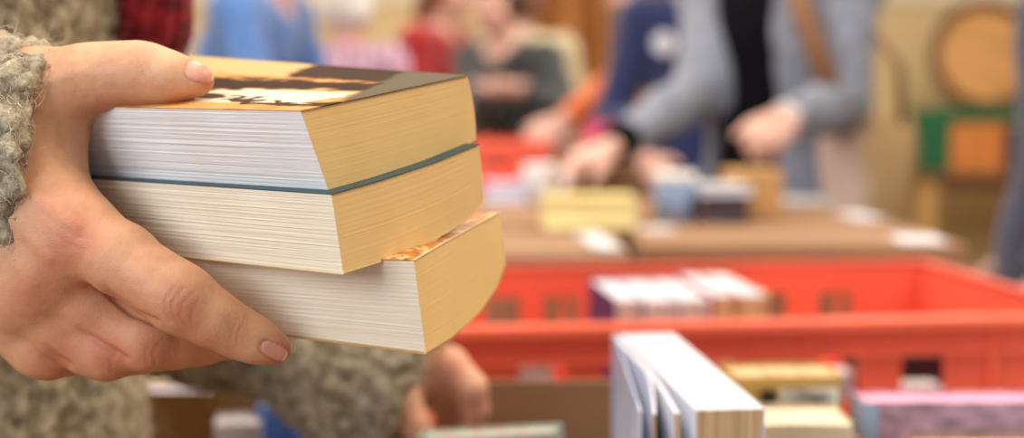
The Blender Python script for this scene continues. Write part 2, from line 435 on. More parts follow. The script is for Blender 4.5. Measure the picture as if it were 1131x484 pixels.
# ================================================================== people
UZ = np.array([0, 0, 1.0])
def unit(v): v = np.array(v, float); return v/np.linalg.norm(v)
def ik(S, W, l1, l2, pole):
    d = W-S; L = np.linalg.norm(d); mx = (l1+l2)*.995
    if L > mx: W = S+d/L*mx; d = W-S; L = mx
    a = (l1*l1-l2*l2+L*L)/(2*L); h = math.sqrt(max(0, l1*l1-a*a))
    u = d/L; p = np.array(pole, float); p = p-u*(p@u); p = unit(p)
    return S+u*a+p*h, W
def skel(base, heading, s=1.0, lean=0.0, turn=0.0, nod=0.0):
    h = math.radians(heading); f = np.array([math.cos(h), math.sin(h), 0]); r = np.array([math.sin(h), -math.cos(h), 0])
    ln = math.radians(lean); ut = UZ*math.cos(ln)+f*math.sin(ln)
    b = np.array([base[0], base[1], 0.0])
    J = dict(f=f, r=r, u=ut, s=s, base=b)
    J['pel'] = b+UZ*.93*s-f*.12*math.sin(ln)
    J['belly'] = J['pel']+ut*.15*s; J['chest'] = J['pel']+ut*.34*s; J['neck'] = J['pel']+ut*.50*s
    hu = unit(ut+UZ*.8); J['hu'] = hu
    th = math.radians(turn); J['hf'] = unit(f*math.cos(th)+r*math.sin(th)-UZ*(.25*math.sin(ln)+nod)); J['hr'] = unit(np.cross(J['hf'], hu)); J['hu'] = unit(np.cross(J['hr'], J['hf']))
    J['head'] = J['neck']+hu*.165*s+J['hf']*.02*s
    for sd, n in ((1, 'R'), (-1, 'L')):
        J['sh'+n] = J['pel']+ut*.455*s+r*sd*.175*s
        J['hip'+n] = J['pel']+r*sd*.085*s-UZ*.03*s
        J['knee'+n] = b+r*sd*.09*s+UZ*.50*s+f*(.02-.04*math.sin(ln))*s
        J['ank'+n] = b+r*sd*.095*s+UZ*.085*s-f*.02*s
        J['toe'+n] = b+r*sd*.11*s+UZ*.035*s+f*.15*s
    return J
def arm(J, n, wrist=None, pole=None, sh=None):
    sd = 1 if n == 'R' else -1; s = J['s']; S = J['sh'+n]
    if wrist is None: wrist = S-UZ*.50*s+J['f']*.10*s+J['r']*sd*.05*s
    if pole is None: pole = -UZ*.6-J['f']*.5+J['r']*sd*.5
    J['el'+n], J['wr'+n] = ik(S, np.array(wrist, float), .285*s, .255*s, pole)
def v_torso(J, k=.05):
    s = J['s']; M = np.array([J['r'], np.cross(J['u'], J['r']), J['u']]); v = Vol()
    v.ell(J['pel'], np.array([.160, .118, .13])*s, M, k); v.ell(J['belly'], np.array([.143, .105, .16])*s, M, k)
    v.ell(J['chest'], np.array([.158, .113, .17])*s, M, k)
    for n in 'RL': v.cone(J['neck']-J['u']*.05*s, J['sh'+n], .06*s, .055*s, k)
    return v
def v_arm(J, n, k=.03):
    s = J['s']; S, E, W = J['sh'+n], J['el'+n], J['wr'+n]; v = Vol()
    v.cone(S, E, .050*s, .039*s, k); v.cone(E, E*.6+W*.4, .039*s, .038*s, k); v.cone(E*.6+W*.4, W, .038*s, .026*s, k)
    return v
def v_legs(J, k=.03):
    s = J['s']; v = Vol()
    for n in 'RL':
        v.cone(J['hip'+n], J['knee'+n], .082*s, .055*s, k); v.cone(J['knee'+n], J['knee'+n]*.6+J['ank'+n]*.4, .052*s, .052*s, k)
        v.cone(J['knee'+n]*.6+J['ank'+n]*.4, J['ank'+n], .052*s, .036*s, k)
    return v
def v_head(J, k=.015):
    s = J['s']; c, f, r, u = J['head'], J['hf'], J['hr'], J['hu']; M = np.array([r, f, u]); v = Vol()
    v.cone(J['neck']-J['u']*.03*s, c-u*.06*s-f*.015*s, .056*s, .050*s, .03)
    v.ell(c+u*.02*s-f*.008*s, np.array([.074, .094, .095])*s, M, .03)
    v.ell(c-u*.045*s+f*.022*s, np.array([.056, .066, .066])*s, M, .03)
    v.ell(c-u*.098*s+f*.062*s, np.array([.022, .018, .016])*s, M, .02)               # chin
    v.ell(c+u*.030*s+f*.078*s, np.array([.045, .012, .010])*s, M, .02)               # brow
    v.cone(c+u*.012*s+f*.088*s, c-u*.028*s+f*.108*s, .008*s, .013*s, .012)            # nose
    v.ell(c-u*.062*s+f*.084*s, np.array([.024, .009, .009])*s, M, .008)              # mouth
    for sd in (1, -1):
        v.ell(c+r*sd*.031*s+u*.008*s+f*.074*s, np.array([.013, .012, .010])*s, M, .006)   # eye
        v.ell(c+r*sd*.040*s-u*.028*s+f*.064*s, np.array([.022, .018, .018])*s, M, .02)    # cheek
        v.ell(c+r*sd*.076*s-u*.005*s-f*.012*s, np.array([.008, .018, .030])*s, M, .008)   # ear
    return v
def add_hand(v, W, d, n, t, s=1.0, curl=.5, k=.008, spread=.0):
    """W wrist, d towards the fingers, n the way the palm faces, t towards the thumb"""
    d = unit(d); n = unit(n-d*(n@d)); t = t-d*(t@d)-n*(t@n); t = unit(t)
    for off, ln in ((.027, .074), (.009, .082), (-.009, .076), (-.026, .060)):
        m = W+d*(.088-.6*abs(off-.005))*s+t*off*s
        v.cone(W+t*off*.6*s, m, .0135*s, .0115*s, .014)
        p, a = m, curl*.5
        dd = unit(d+t*off*spread*10)
        for q, (fr, r0, r1) in enumerate(((.46, .0105, .0092), (.30, .0092, .0083), (.24, .0083, .0065))):
            nx = p+(dd*math.cos(a)+n*math.sin(a))*ln*fr*s
            v.cone(p, nx, r0*s, r1*s, k if q else .010); p = nx; a += curl*(.9 if q == 0 else .6)
    b = W+d*.018*s+t*.018*s; m = W+d*.052*s+t*.046*s+n*.018*s; e = W+d*.088*s+t*.056*s+n*.034*s
    v.cone(b, m, .016*s, .0125*s, .016); v.cone(m, e, .0115*s, .0085*s, k)
    return v
def vol_obj(name, v, h, m, parent, post=None, colf=None, smooth=2):
    V, Q = v.mesh(h, post, smooth)
    base = np.array(parent.location) if parent is not None else np.zeros(3)
    me = np_mesh(name, V-base, Q)
    if colf is not None: set_col(me, colf(V))
    return link(name, me, m, parent)
M_SKIN = attr_mat('skin', rough=.5, spec=.4, sss=.12, bump=.1, bscale=900)
def skin_colors(J, tone, lip=(170, 90, 85), eye=(40, 32, 28)):
    c0 = np.array(lin(tone)); lp = np.array(lin(lip)); ey = np.array(lin(eye)); wh = np.array(lin((225, 220, 215)))
    def f(V):
        C = np.tile(c0, (len(V), 1)); s = J['s']
        c, ff, r, u = J['head'], J['hf'], J['hr'], J['hu']
        def blob(p, rad, col, ax=(1, 1, 1)):
            dd = (V-p); q = np.sqrt(((dd@r)/ax[0])**2+((dd@ff)/ax[1])**2+((dd@u)/ax[2])**2)
            w = np.clip(1.5-q/rad, 0, 1)[:, None]; C[:] = C*(1-w)+col*w
        for sd in (1, -1):
            e = c+r*sd*.031*s+u*.008*s+ff*.086*s
            blob(e, .010*s, wh, (1.2, 1, .7)); blob(e, .006*s, ey)
            blob(c+r*sd*.036*s-u*.030*s+ff*.085*s, .018*s, c0*np.array([1.02, .8, .78]))
            blob(c+r*sd*.031*s+u*.028*s+ff*.085*s, .008*s, ey*2, (2.2, 1, .5))
        blob(c-u*.062*s+ff*.092*s, .011*s, lp, (1.8, 1, .6))
        return C
    return f
def hair_obj(J, m, parent, length=.0, h=.010, bulk=.016, extra=None):
    s = J['s']; c, f, r, u = J['head'], J['hf'], J['hr'], J['hu']; M = np.array([r, f, u]); v = Vol()
    v.ell(c+u*.026*s-f*.012*s, (np.array([.074, .094, .095])+bulk)*s, M, .02)
    if length > 0:
        for q in (-1, -.5, 0, .5, 1):
            a = c-f*.055*s+r*q*.062*s; v.cone(a, a-J['u']*length*s-f*.01*s+r*q*.02, .035*s, .026*s, .03)
    if extra: extra(v)
    def post(F, X, Y, Z):
        x, y, z = X-c[0], Y-c[1], Z-c[2]
        ff = x*f[0]+y*f[1]+z*f[2]; uu = x*u[0]+y*u[1]+z*u[2]
        face = np.minimum(ff-.028*s, .052*s-uu)       # inside where the face shows
        return np.maximum(F, face)
    return vol_obj('hair', v, h, m, parent, post)
def shoes(J, m, parent):
    s = J['s']
    for n in 'RL':
        v = Vol(); a, t = J['ank'+n]-UZ*.045*s, J['toe'+n]
        v.cone(a-J['f']*.035*s, a, .038*s, .042*s, .02); v.cone(a, t, .040*s, .036*s, .02)
        vol_obj('shoe', v, .010, m, parent, lambda F, X, Y, Z: np.maximum(F, .002-Z))
def person(label, base, heading, s=1.0, lean=0, turn=0, wR=None, wL=None, poleR=None, poleL=None, handR=None, handL=None,
           skin=(212, 170, 156), topm=None, trm=None, hairm=None, shm=None, hairlen=.0, top='jacket', hem=.0, loose=.016, h=.011, extra=None, hairx=None, topvar=None, post_top=None, hairbulk=.016, nod=0.0, elR=None, elL=None, arm_loose=None):
    J = skel(base, heading, s, lean, turn, nod); arm(J, 'R', wR, poleR); arm(J, 'L', wL, poleL)
    if elR is not None: J['elR'], J['wrR'] = np.array(elR, float), np.array(wR, float)
    if elL is not None: J['elL'], J['wrL'] = np.array(elL, float), np.array(wL, float)
    v = v_torso(J); P0 = len(v.P)
    for n in 'RL': v.P += v_arm(J, n).P
    v.P += v_legs(J).P+v_head(J).P
    for n in 'RL': v.cone(J['ank'+n], J['toe'+n]+UZ*.01, .036*s, .024*s, .02)
    for n, hd in (('R', handR), ('L', handL)):
        sd = 1 if n == 'R' else -1
        d = unit(J['wr'+n]-J['el'+n]); 
        if hd is None: hd = (d, -J['r']*sd*.6-UZ*.3, J['f'], .5)
        d2, nn, tt, cu = hd
        add_hand(v, J['wr'+n]+unit(d2)*.01, np.array(d2, float), np.array(nn, float), np.array(tt, float), s*1.05, cu)
    V, Q = v.mesh(h*.8, None, 1)
    root_loc = np.array([base[0], base[1], 0.0])
    me = np_mesh('person', V-root_loc, Q); set_col(me, skin_colors(J, skin)(V))
    root = link('person', me, M_SKIN); root.location = root_loc
    tag(root, label, 'person')
    # trousers
    t = Vol(); M = np.array([J['r'], J['f'], UZ]); t.ell(J['pel'], np.array([.168, .128, .13])*s, M, .05); t.P += v_legs(J, .04).inflate(.014).P
    pa = J['ank'+'R'][2]-.01
    vol_obj('trousers', t, h, trm, root, lambda F, X, Y, Z: np.maximum(np.maximum(F, (pa)-Z), Z-(J['pel'][2]+.10*s)))
    shoes(J, shm, root)
    # top garment
    g = v_torso(J).inflate(loose)
    if hem > 0:
        g.cone(J['pel']-UZ*.02, J['pel']-UZ*hem*s, .15*s, .14*s, .05)
        for q in (-1, 1): g.cone(J['pel']+J['r']*q*.06*s, J['pel']+J['r']*q*.08*s-UZ*hem*s, .11*s, .12*s, .05)
    for n in 'RL': g.P += v_arm(J, n).inflate(loose*.9 if arm_loose is None else arm_loose).P
    cuts = []
    for n in 'RL':
        d = unit(J['wr'+n]-J['el'+n]); cuts.append((J['wr'+n]-d*.012*s, d))
    hz = J['pel'][2]-hem*s-.02
    def post(F, X, Y, Z):
        for p, d in cuts:   # cuff planes, only near that wrist
            t = np.clip((X-p[0])*d[0]+(Y-p[1])*d[1]+(Z-p[2])*d[2], 0, .16)
            near = np.sqrt((X-p[0]-t*d[0])**2+(Y-p[1]-t*d[1])**2+(Z-p[2]-t*d[2])**2)-.075
            F = np.maximum(F, np.minimum(half(d, p)(X, Y, Z), -near))
        F = np.maximum(F, hz-Z)
        c = J['neck']+J['u']*.015*s+J['f']*.02*s   # neckline
        F = np.maximum(F, .072*s-np.sqrt(((X-c[0]))**2+((Y-c[1]))**2+((Z-c[2])*.8)**2))
        if post_top is not None: F = post_top(F, X, Y, Z, J)
        return F
    vol_obj(top, g, h, topm, root, post)
    hair_obj(J, hairm, root, hairlen, h, hairbulk, hairx and (lambda vv: hairx(vv, J)))
    if extra: extra(J, root)
    return root, J
# ================================================================== the person holding the books
def pr(px, py, d, r): return at(px, py, d), r*d/FPX
def chainpx(v, pts, k):
    q = [pr(*p) for p in pts]; v.chain([a for a, b in q], [b for a, b in q], k)
hv = Vol()
# back of the hand: metacarpals fanning from the wrist inside the cuff
W_top = at(-45, 120, .600); W_bot = at(-55, 235, .603)
hv.cone(at(-150, 150, .612), W_top, .026, .025, .03); hv.cone(at(-150, 205, .614), W_bot, .026, .024, .03)
hv.cone(W_top, W_bot, .024, .023, .03)
hv.cone(at(-30, 150, .600), at(88, 256, .573), .021, .0150, .022)
hv.cone(at(-35, 185, .599), at(57, 294, .575), .021, .0138, .022)
hv.cone(at(-40, 215, .600), at(34, 323, .580), .020, .0126, .020)
hv.cone(at(-40, 240, .602), at(8, 341, .588), .019, .0114, .020)
hv.cone(at(-30, 125, .602), at(40, 112, .594), .021, .0185, .025)
hv.cone(at(40, 112, .594), at(95, 86, .586), .0185, .0128, .018)                # thumb metacarpal
hv.cone(at(-5, 150, .600), at(50, 230, .581), .019, .0155, .020)               # first dorsal muscle
hv.ell(at(30, 158, .594), (.016, .014, .022), None, .018)
hv.cone(at(42, 112, .598), at(56, 185, .590), .0095, .0085, .014)                # web
hv.cone(at(5, 205, .606), at(32, 295, .592), .020, .016, .022)                  # palm
# thumb over the cover
chainpx(hv, [(95, 86, .586, 33), (122, 84, .586, 31.5), (150, 82, .585, 31.5), (168, 84, .583, 29), (192, 87, .579, 23.5), (219, 88, .575, 17.5)], .008)
# index, middle, ring and little finger
chainpx(hv, [(88, 256, .572, 42), (135, 287, .561, 37.5), (172, 312, .556, 34.5), (195, 327, .555, 34), (214, 339, .555, 31.5), (238, 354, .557, 28.5), (264, 368, .561, 25.5), (285, 377, .563, 22), (305, 385, .565, 16.5)], .006)
chainpx(hv, [(56, 296, .577, 34.5), (96, 337, .581, 31.5), (138, 365, .583, 31.5), (163, 375, .584, 31), (192, 378, .589, 28), (222, 378, .598, 23.5), (262, 377, .612, 19)], .005)
chainpx(hv, [(32, 325, .582, 31), (65, 363, .584, 29.5), (96, 383, .586, 29), (119, 387, .587, 29), (155, 386, .595, 25), (205, 380, .605, 20)], .005)
chainpx(hv, [(6, 342, .588, 30), (22, 368, .591, 27.5), (41, 387, .592, 27), (56, 391, .594, 26), (90, 390, .603, 22), (135, 384, .612, 18)], .005)
for (x, y, d, r) in ((86, 258, .566, .0105), (57, 296, .571, .0098), (34, 325, .576, .0092)): hv.ell(at(x, y, d), (r, r*.8, r), None, .012)
for (x, y, d, r) in ((197, 330, .5525, .0125), (163, 377, .579, .0118), (119, 389, .584, .0108)): hv.ell(at(x, y, d), (r, r, r), None, .006)
# the fingers and the palm stop at the paper they press against
def clear_books(F, X, Y, Z):
    n = np.cross(el1, b1[3]); n = n if n@CF < 0 else -n
    return F
HV, HQ = hv.mesh(.0010, None, 3)
HN = normals(HV, HQ)
hx, hy, hd = proj(HV)
front = np.clip(-(HN@CF)*2, 0, 1)
def polyd(pl):
    D = np.full(len(HV), 1e9)
    for (x0, y0), (x1, y1) in zip(pl, pl[1:]):
        L2 = (x1-x0)**2+(y1-y0)**2; t = np.clip(((hx-x0)*(x1-x0)+(hy-y0)*(y1-y0))/L2, 0, 1)
        D = np.minimum(D, np.hypot(hx-x0-t*(x1-x0), hy-y0-t*(y1-y0)))
    return D
disp = np.zeros(len(HV))
CREASE = [([(150, 50), (153, 66), (164, 92)], 1.6, .0005), ([(158, 50), (161, 66), (171, 90)], 1.5, .0005), ([(143, 50), (146, 70)], 1.6, .0003), ([(166, 52), (169, 70)], 1.5, .00025),
          ([(193, 318), (183, 330), (182, 345), (188, 356)], 1.8, .0006), ([(202, 319), (191, 331), (189, 346), (196, 358)], 1.6, .0006), ([(212, 324), (201, 336), (199, 350), (205, 358)], 1.6, .0005), ([(219, 332), (212, 345), (211, 356)], 1.6, .0003),
          ([(262, 356), (256, 366), (255, 378)], 1.6, .0004), ([(268, 358), (262, 369), (262, 381)], 1.5, .0003),
          ([(166, 382), (160, 390), (163, 402)], 1.6, .0004), ([(175, 380), (169, 390), (172, 402)], 1.6, .0004), ([(126, 392), (121, 400), (124, 410)], 1.6, .0004),
          ([(172, 356), (146, 346), (122, 326), (107, 308)], 4, .0022), ([(138, 396), (112, 380), (92, 367), (80, 356)], 4, .0020), ([(76, 404), (58, 390), (42, 374)], 4, .0020), ([(66, 262), (78, 272), (92, 276)], 2.5, .0003), ([(72, 252), (86, 262), (102, 265)], 2.5, .0003), ([(50, 100), (62, 130), (66, 160)], 5, .0005)]
for pl, w, dep in CREASE: disp -= .7*dep*np.exp(-(polyd(pl)/w)**2)*front*(np.clip((np.hypot(hx-pl[-1][0], hy-pl[-1][1])-4)/30, 0, 1) if dep > .0015 else 1)
# tendons under the skin
for pl, w, dep in (([(0, 190), (84, 252)], 7, .0006), ([(-10, 220), (54, 286)], 7, .0007), ([(-15, 250), (34, 314)], 7, .0005), ([(20, 95), (92, 80)], 7, .0004)): disp += dep*np.exp(-(polyd(pl)/w)**2)*front
fine = np.array([mnoise.noise(Vector(p*260)) for p in HV]); mid = np.array([mnoise.noise(Vector(p*70)) for p in HV]); finer = np.array([mnoise.noise(Vector(p*700)) for p in HV])
disp += fine*.00010+mid*.00022+finer*.00005
nail = np.zeros(len(HV))
def nail_at(cx, cy, rx, ry, ang, need=.15):
    a = math.radians(ang); dx, dy = hx-cx, hy-cy
    u = (dx*math.cos(a)+dy*math.sin(a))/rx; v = (-dx*math.sin(a)+dy*math.cos(a))/ry
    q = (np.abs(u)**3+np.abs(v)**3)**(1/3)
    ok = (-(HN@CF) > need)
    ins = np.clip((1-q)*6, 0, 1)*ok
    rim = np.exp(-((q-1.08)/.09)**2)*ok
    return ins, rim, u
n1, r1, u1 = nail_at(222, 79, 16.5, 11.5, 12, -.1); n2, r2, u2 = nail_at(303, 388, 15.5, 8.5, 26, -.1)
nail = np.maximum(n1, n2); rim = np.maximum(r1, r2)
disp += nail*.00025-rim*.00035
HV = HV+HN*disp[:, None]
def hand_colors():
    base = np.array(lin((211, 160, 120))); C = np.tile(base, (len(HV), 1))
    red = np.array(lin((188, 106, 78))); pale = np.array(lin((230, 182, 140)))
    def add(x, y, r, col, w):
        k = (np.exp(-((hx-x)**2+(hy-y)**2)/r**2)*w)[:, None]; C[:] = C*(1-k)+col*k
    for (x, y, r, w) in ((82, 262, 30, .75), (50, 300, 26, .55), (28, 328, 24, .6), (203, 342, 24, .65), (166, 388, 22, .7), (120, 396, 24, .7), (60, 398, 28, .7), (232, 95, 16, .6), (314, 390, 16, .7), (120, 120, 30, .3), (150, 330, 40, .35), (230, 385, 26, .4), (100, 360, 35, .4), (265, 372, 12, .3), (60, 220, 30, .3)):
        add(x, y, r, red, w)
    for (x, y, r, w) in ((175, 68, 18, .6), (100, 70, 30, .4), (60, 150, 25, .35), (150, 290, 18, .3), (240, 340, 18, .4)): add(x, y, r, pale, w)
    m = np.clip(.5+.9*mid+.4*fine, 0, 1)[:, None]; C = C*(1-.2*m)+red*.2*m
    k = np.clip(nail, 0, 1)[:, None]; nc = np.array(lin((218, 156, 134))); C = C*(1-k)+nc*k
    tip = (np.clip((np.where(n1 > n2, u1, u2)-.72)*9, 0, 1)*nail)[:, None]; C = C*(1-tip)+np.array(lin((242, 216, 198)))*tip
    C *= (1-.30*rim)[:, None]
    # creases tinted towards a darker red
    cr = np.clip(-disp/.0006, 0, 1)[:, None]*.25; return C*(1-cr)+red*.8*cr
HC = hand_colors()
# ---- the rest of the body, coarser, stitched to the hand inside the cuff
HB = (-.43, .87); JH = skel(HB, -4, .98, 2)
JH['shR'] = JH['shR']+np.array([0, -.0, 0])
Wr = (at(-150, 150, .612)+at(-150, 205, .614))/2
JH['elR'], _ = ik(JH['shR'], Wr, .285, .250, (-.8, -.3, -.6)); JH['wrR'] = Wr
WL = at(440, 410, .985); JH['elL'], _ = ik(JH['shL'], WL, .30, .275, (-.5, .55, -.6)); JH['wrL'] = WL
print('holder', JH['shR'], JH['elR'], Wr, 'L', JH['shL'], JH['elL'], WL, np.linalg.norm(Wr-JH['shR']), np.linalg.norm(WL-JH['shL']))
bv = v_torso(JH); bv.P += v_legs(JH).P+v_head(JH).P
for n in 'RL': bv.cone(JH['ank'+n], JH['toe'+n]+UZ*.01, .036, .024, .02)
bv.P += v_arm(JH, 'L').P
bv.cone(JH['shR'], JH['elR'], .05, .040, .03); bv.cone(JH['elR'], Wr, .040, .030, .03)
fd = unit(Wr-JH['elR'])
def cut_mesh(V, Q, C, nl, p, n):
    """trim at the plane through p, dropping the side n points to; returns a bmesh"""
    bm = bmesh.new(); cl = bm.verts.layers.float_color.new('Col'); fl = bm.verts.layers.float.new('nail')
    vs = [bm.verts.new(v) for v in V]
    for v, c, q in zip(vs, C, nl): v[cl] = (*c, 1); v[fl] = q
    for q in Q: bm.faces.new([vs[i] for i in q])
    r = bmesh.ops.bisect_plane(bm, geom=bm.verts[:]+bm.edges[:]+bm.faces[:], plane_co=Vector(p), plane_no=Vector(n), clear_outer=True)
    return bm
# left hand reaching into the box: fingers point away and down, thumb below
lv = Vol()
dL = unit(at(505, 425, .985)-WL)
lv.cone(WL-dL*.05, WL, .027, .026, .02)
def lpx(*p): return pr(*p)
for pts in ([(448, 405, .985, 30), (498, 404, .975, 19), (522, 428, .968, 15.5), (526, 452, .975, 13.5), (520, 470, .985, 12)],
            [(448, 408, .990, 30), (497, 416, .992, 18), (520, 440, .99, 15), (522, 462, .995, 13), (512, 480, 1.00, 12)],
            [(446, 412, 1.00, 28), (488, 424, 1.01, 18), (508, 446, 1.012, 15), (508, 468, 1.012, 13), (500, 484, 1.01, 11)],
            [(444, 416, 1.01, 26), (478, 430, 1.026, 16), (494, 450, 1.03, 13.5), (494, 470, 1.03, 12), (488, 486, 1.03, 11)],
            [(440, 418, .985, 24), (448, 446, .965, 19), (458, 468, .958, 16), (472, 494, .958, 13)]):
    q = [pr(*p) for p in pts]; lv.chain([a for a, _ in q], [b for _, b in q], .006)
bvV, bvQ = bv.mesh(.009, None, 2); LV, LQ = lv.mesh(.0025, None, 2)
tone = np.array(lin((222, 168, 138)))
LC = np.tile(tone, (len(LV), 1)); lx, ly, _ = proj(LV)
for (x, y, r) in ((500, 408, 16), (526, 452, 14), (470, 488, 14), (516, 478, 14)):
    k = (np.exp(-((lx-x)**2+(ly-y)**2)/r**2)*.55)[:, None]; LC = LC*(1-k)+np.array(lin((205, 122, 100)))*k
pR = Wr+fd*.012; nR = fd; pL = WL-dL*.035; nL = unit(WL-JH['elL'])
bmB = cut_mesh(bvV, bvQ, skin_colors(JH, (222, 168, 138))(bvV), np.zeros(len(bvV)), (9, 9, 9), (1, 0, 0))
# trim the two arms of the body only close to their wrists
def trim(bm, p, n, rad):
    g = [v for v in bm.verts if (v.co-Vector(p)).length < rad]; gs = set(g)
    es = [e for e in bm.edges if e.verts[0] in gs and e.verts[1] in gs]; fs = [f for f in bm.faces if all(v in gs for v in f.verts)]
    bmesh.ops.bisect_plane(bm, geom=g+es+fs, plane_co=Vector(p), plane_no=Vector(n), clear_outer=True)
trim(bmB, pR-fd*.015, nR, .15); trim(bmB, pL-nL*.012, nL, .15)
def boundary(bm): return [e for e in bm.edges if len(e.link_faces) == 1]
def merge(bmA, bmX):
    """append bmX to bmA and bridge their nearest open loops"""
    me = bpy.data.meshes.new('tmp'); bmX.to_mesh(me); bmX.free()
    old = set(bmA.verts); bmA.from_mesh(me); bpy.data.meshes.remove(me)
    be = boundary(bmA); new = [e for e in be if e.verts[0] not in old]
    c = sum(((e.verts[0].co+e.verts[1].co)/2 for e in new), Vector())/max(1, len(new))
    oldl = [e for e in be if e.verts[0] in old and ((e.verts[0].co+e.verts[1].co)/2-c).length < .08]
    print('bridge', len(new), len(oldl))
    try: bmesh.ops.bridge_loops(bmA, edges=new+oldl)
    except Exception as ex: print('bridge failed', ex)
merge(bmB, cut_mesh(HV, HQ, HC, nail, pR, -nR))
merge(bmB, cut_mesh(LV, LQ, LC, np.zeros(len(LV)), pL, -nL))
bmesh.ops.recalc_face_normals(bmB, faces=bmB.faces)
me = bpy.data.meshes.new('person'); 
hb = Vector((HB[0], HB[1], 0))
for v in bmB.verts: v.co -= hb
bmB.to_mesh(me); bmB.free()
for p in me.polygons: p.use_smooth = True
M_HAND = attr_mat('skin_hand', rough=.52, spec=.4, sss=.14, bump=.22, bscale=1500, rattr='nail')
holder = link('person', me, M_HAND); holder.location = hb
tag(holder, 'person in a grey boucle cardigan and red scarf holding three paperbacks', 'person')
# ---- clothing of the holder: shaggy boucle cardigan, knitted scarf, trousers, shoes, hair
def wool_mat(name, hi, midc, lo):
    m, nt, b = newmat(name); N, L = nt.nodes, nt.links
    a = N.new('ShaderNodeAttribute'); a.attribute_name = 'Col'
    tc = N.new('ShaderNodeTexCoord'); no = N.new('ShaderNodeTexNoise'); no.inputs['Scale'].default_value = 420; no.inputs['Detail'].default_value = 6
    L.new(tc.outputs['Object'], no.inputs['Vector'])
    r = N.new('ShaderNodeValToRGB'); r.color_ramp.elements[0].position = .3; r.color_ramp.elements[1].position = .65
    r.color_ramp.elements[0].color = (.42, .40, .38, 1); r.color_ramp.elements[1].color = (1.0, 1.0, 1.0, 1)
    L.new(no.outputs['Fac'], r.inputs['Fac'])
    mx = N.new('ShaderNodeMix'); mx.data_type = 'RGBA'; mx.blend_type = 'MULTIPLY'; mx.inputs[0].default_value = .8  # low spots of the noise darkened, shade between strands put into the colour
    L.new(a.outputs['Color'], mx.inputs[6]); L.new(r.outputs['Color'], mx.inputs[7]); L.new(mx.outputs[2], b.inputs['Base Color'])
    bp = N.new('ShaderNodeBump'); bp.inputs['Strength'].default_value = .7; bp.inputs['Distance'].default_value = .002
    L.new(no.outputs['Fac'], bp.inputs['Height']); L.new(bp.outputs['Normal'], b.inputs['Normal'])
    b.inputs['Roughness'].default_value = .95; b.inputs['Specular IOR Level'].default_value = .1
    return m
M_WOOL = wool_mat('wool_grey_beige', 0, 0, 0)
M_FIB = mat('wool_fibre', (214, 202, 182), .9, .25, 60, spec=.15, rgb2=(150, 138, 120))
cg = v_torso(JH).inflate(.034)
for q in (-1, 1): cg.cone(JH['pel']+JH['r']*q*.07, JH['pel']+JH['r']*q*.09-UZ*.24, .135, .150, .05)
cg.ell(JH['chest']+JH['f']*.03, (.14, .15, .2), None, .06); cg.ell(JH['belly']+JH['f']*.045, (.13, .14, .2), None, .06); cg.ell(JH['pel']+JH['f']*.05, (.13, .14, .2), None, .06)
cg.cone(JH['neck']-JH['u']*.02, JH['neck']+JH['u']*.05, .085, .088, .03)
CE = at(-150, 178, .612)
cg.cone(JH['shR'], JH['elR'], .074, .068, .04); cg.cone(JH['elR'], CE, .068, .056, .03); cg.cone(CE, at(-20, 168, .602), .055, .047, .03); cg.cone(at(-20, 155, .602), at(60, 165, .598), .044, .044, .02); cg.cone(at(-60, 230, .602), at(50, 225, .598), .040, .038, .02)
sl = [pr(*p) for p in [(60, 310, 1.10, 85), (130, 326, 1.07, 84), (240, 364, 1.03, 62), (330, 384, 1.0, 64), (400, 420, .98, 80), (490, 440, .962, 82)]]
cg.cone(JH['shL'], JH['elL'], .072, .062, .04); cg.cone(JH['elL'], sl[0][0], .06, .058, .03); cg.chain([a for a, _ in sl], [b for _, b in sl], .02)
pc1, pc2 = at(34, 55, .557), at(13, 300, .557); ncuf = unit(np.cross(pc1-pc2, CF)); ncuf = ncuf if ncuf[0] > 0 else -ncuf
lc1, lc2 = at(478, 386, .965), at(436, 486, .965); ncl = unit(np.cross(lc1-lc2, CF)); ncl = ncl if ncl[0] > 0 else -ncl
ncl = unit(ncl-.25*CF)
def cg_post(F, X, Y, Z):
    c = at(20, 160, .59); near = np.sqrt((X-c[0])**2+(Y-c[1])**2+(Z-c[2])**2)-.14
    F = np.maximum(F, np.minimum(half(ncuf, pc1)(X, Y, Z), -near))
    # hollow cuff mouth
    c = at(460, 430, .965); near = np.sqrt((X-c[0])**2+(Y-c[1])**2+(Z-c[2])**2)-.13
    F = np.maximum(F, np.minimum(half(ncl, lc1)(X, Y, Z), -near))
    F = np.maximum(F, .56-Z)
    n = JH['neck']+UZ*.05
    return np.maximum(F, .062-np.sqrt((X-n[0])**2+(Y-n[1])**2+((Z-n[2])*.7)**2))
CV, CQ = cg.mesh(.0042, cg_post, 2)
CN = normals(CV, CQ)
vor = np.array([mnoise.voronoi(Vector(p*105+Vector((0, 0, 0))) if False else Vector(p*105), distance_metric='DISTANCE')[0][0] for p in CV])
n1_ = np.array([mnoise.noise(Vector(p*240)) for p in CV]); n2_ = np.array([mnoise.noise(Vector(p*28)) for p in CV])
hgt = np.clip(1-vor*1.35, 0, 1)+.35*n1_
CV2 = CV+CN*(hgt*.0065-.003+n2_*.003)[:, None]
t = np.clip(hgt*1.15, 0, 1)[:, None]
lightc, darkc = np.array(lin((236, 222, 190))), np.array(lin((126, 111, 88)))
cc = darkc*(1-t)+lightc*t  # pits between the loops coloured darker, painted shade that follows the relief
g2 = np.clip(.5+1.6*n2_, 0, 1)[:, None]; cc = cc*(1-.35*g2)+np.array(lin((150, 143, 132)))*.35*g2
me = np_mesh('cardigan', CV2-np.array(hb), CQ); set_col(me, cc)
cardigan = link('cardigan', me, M_WOOL, holder)
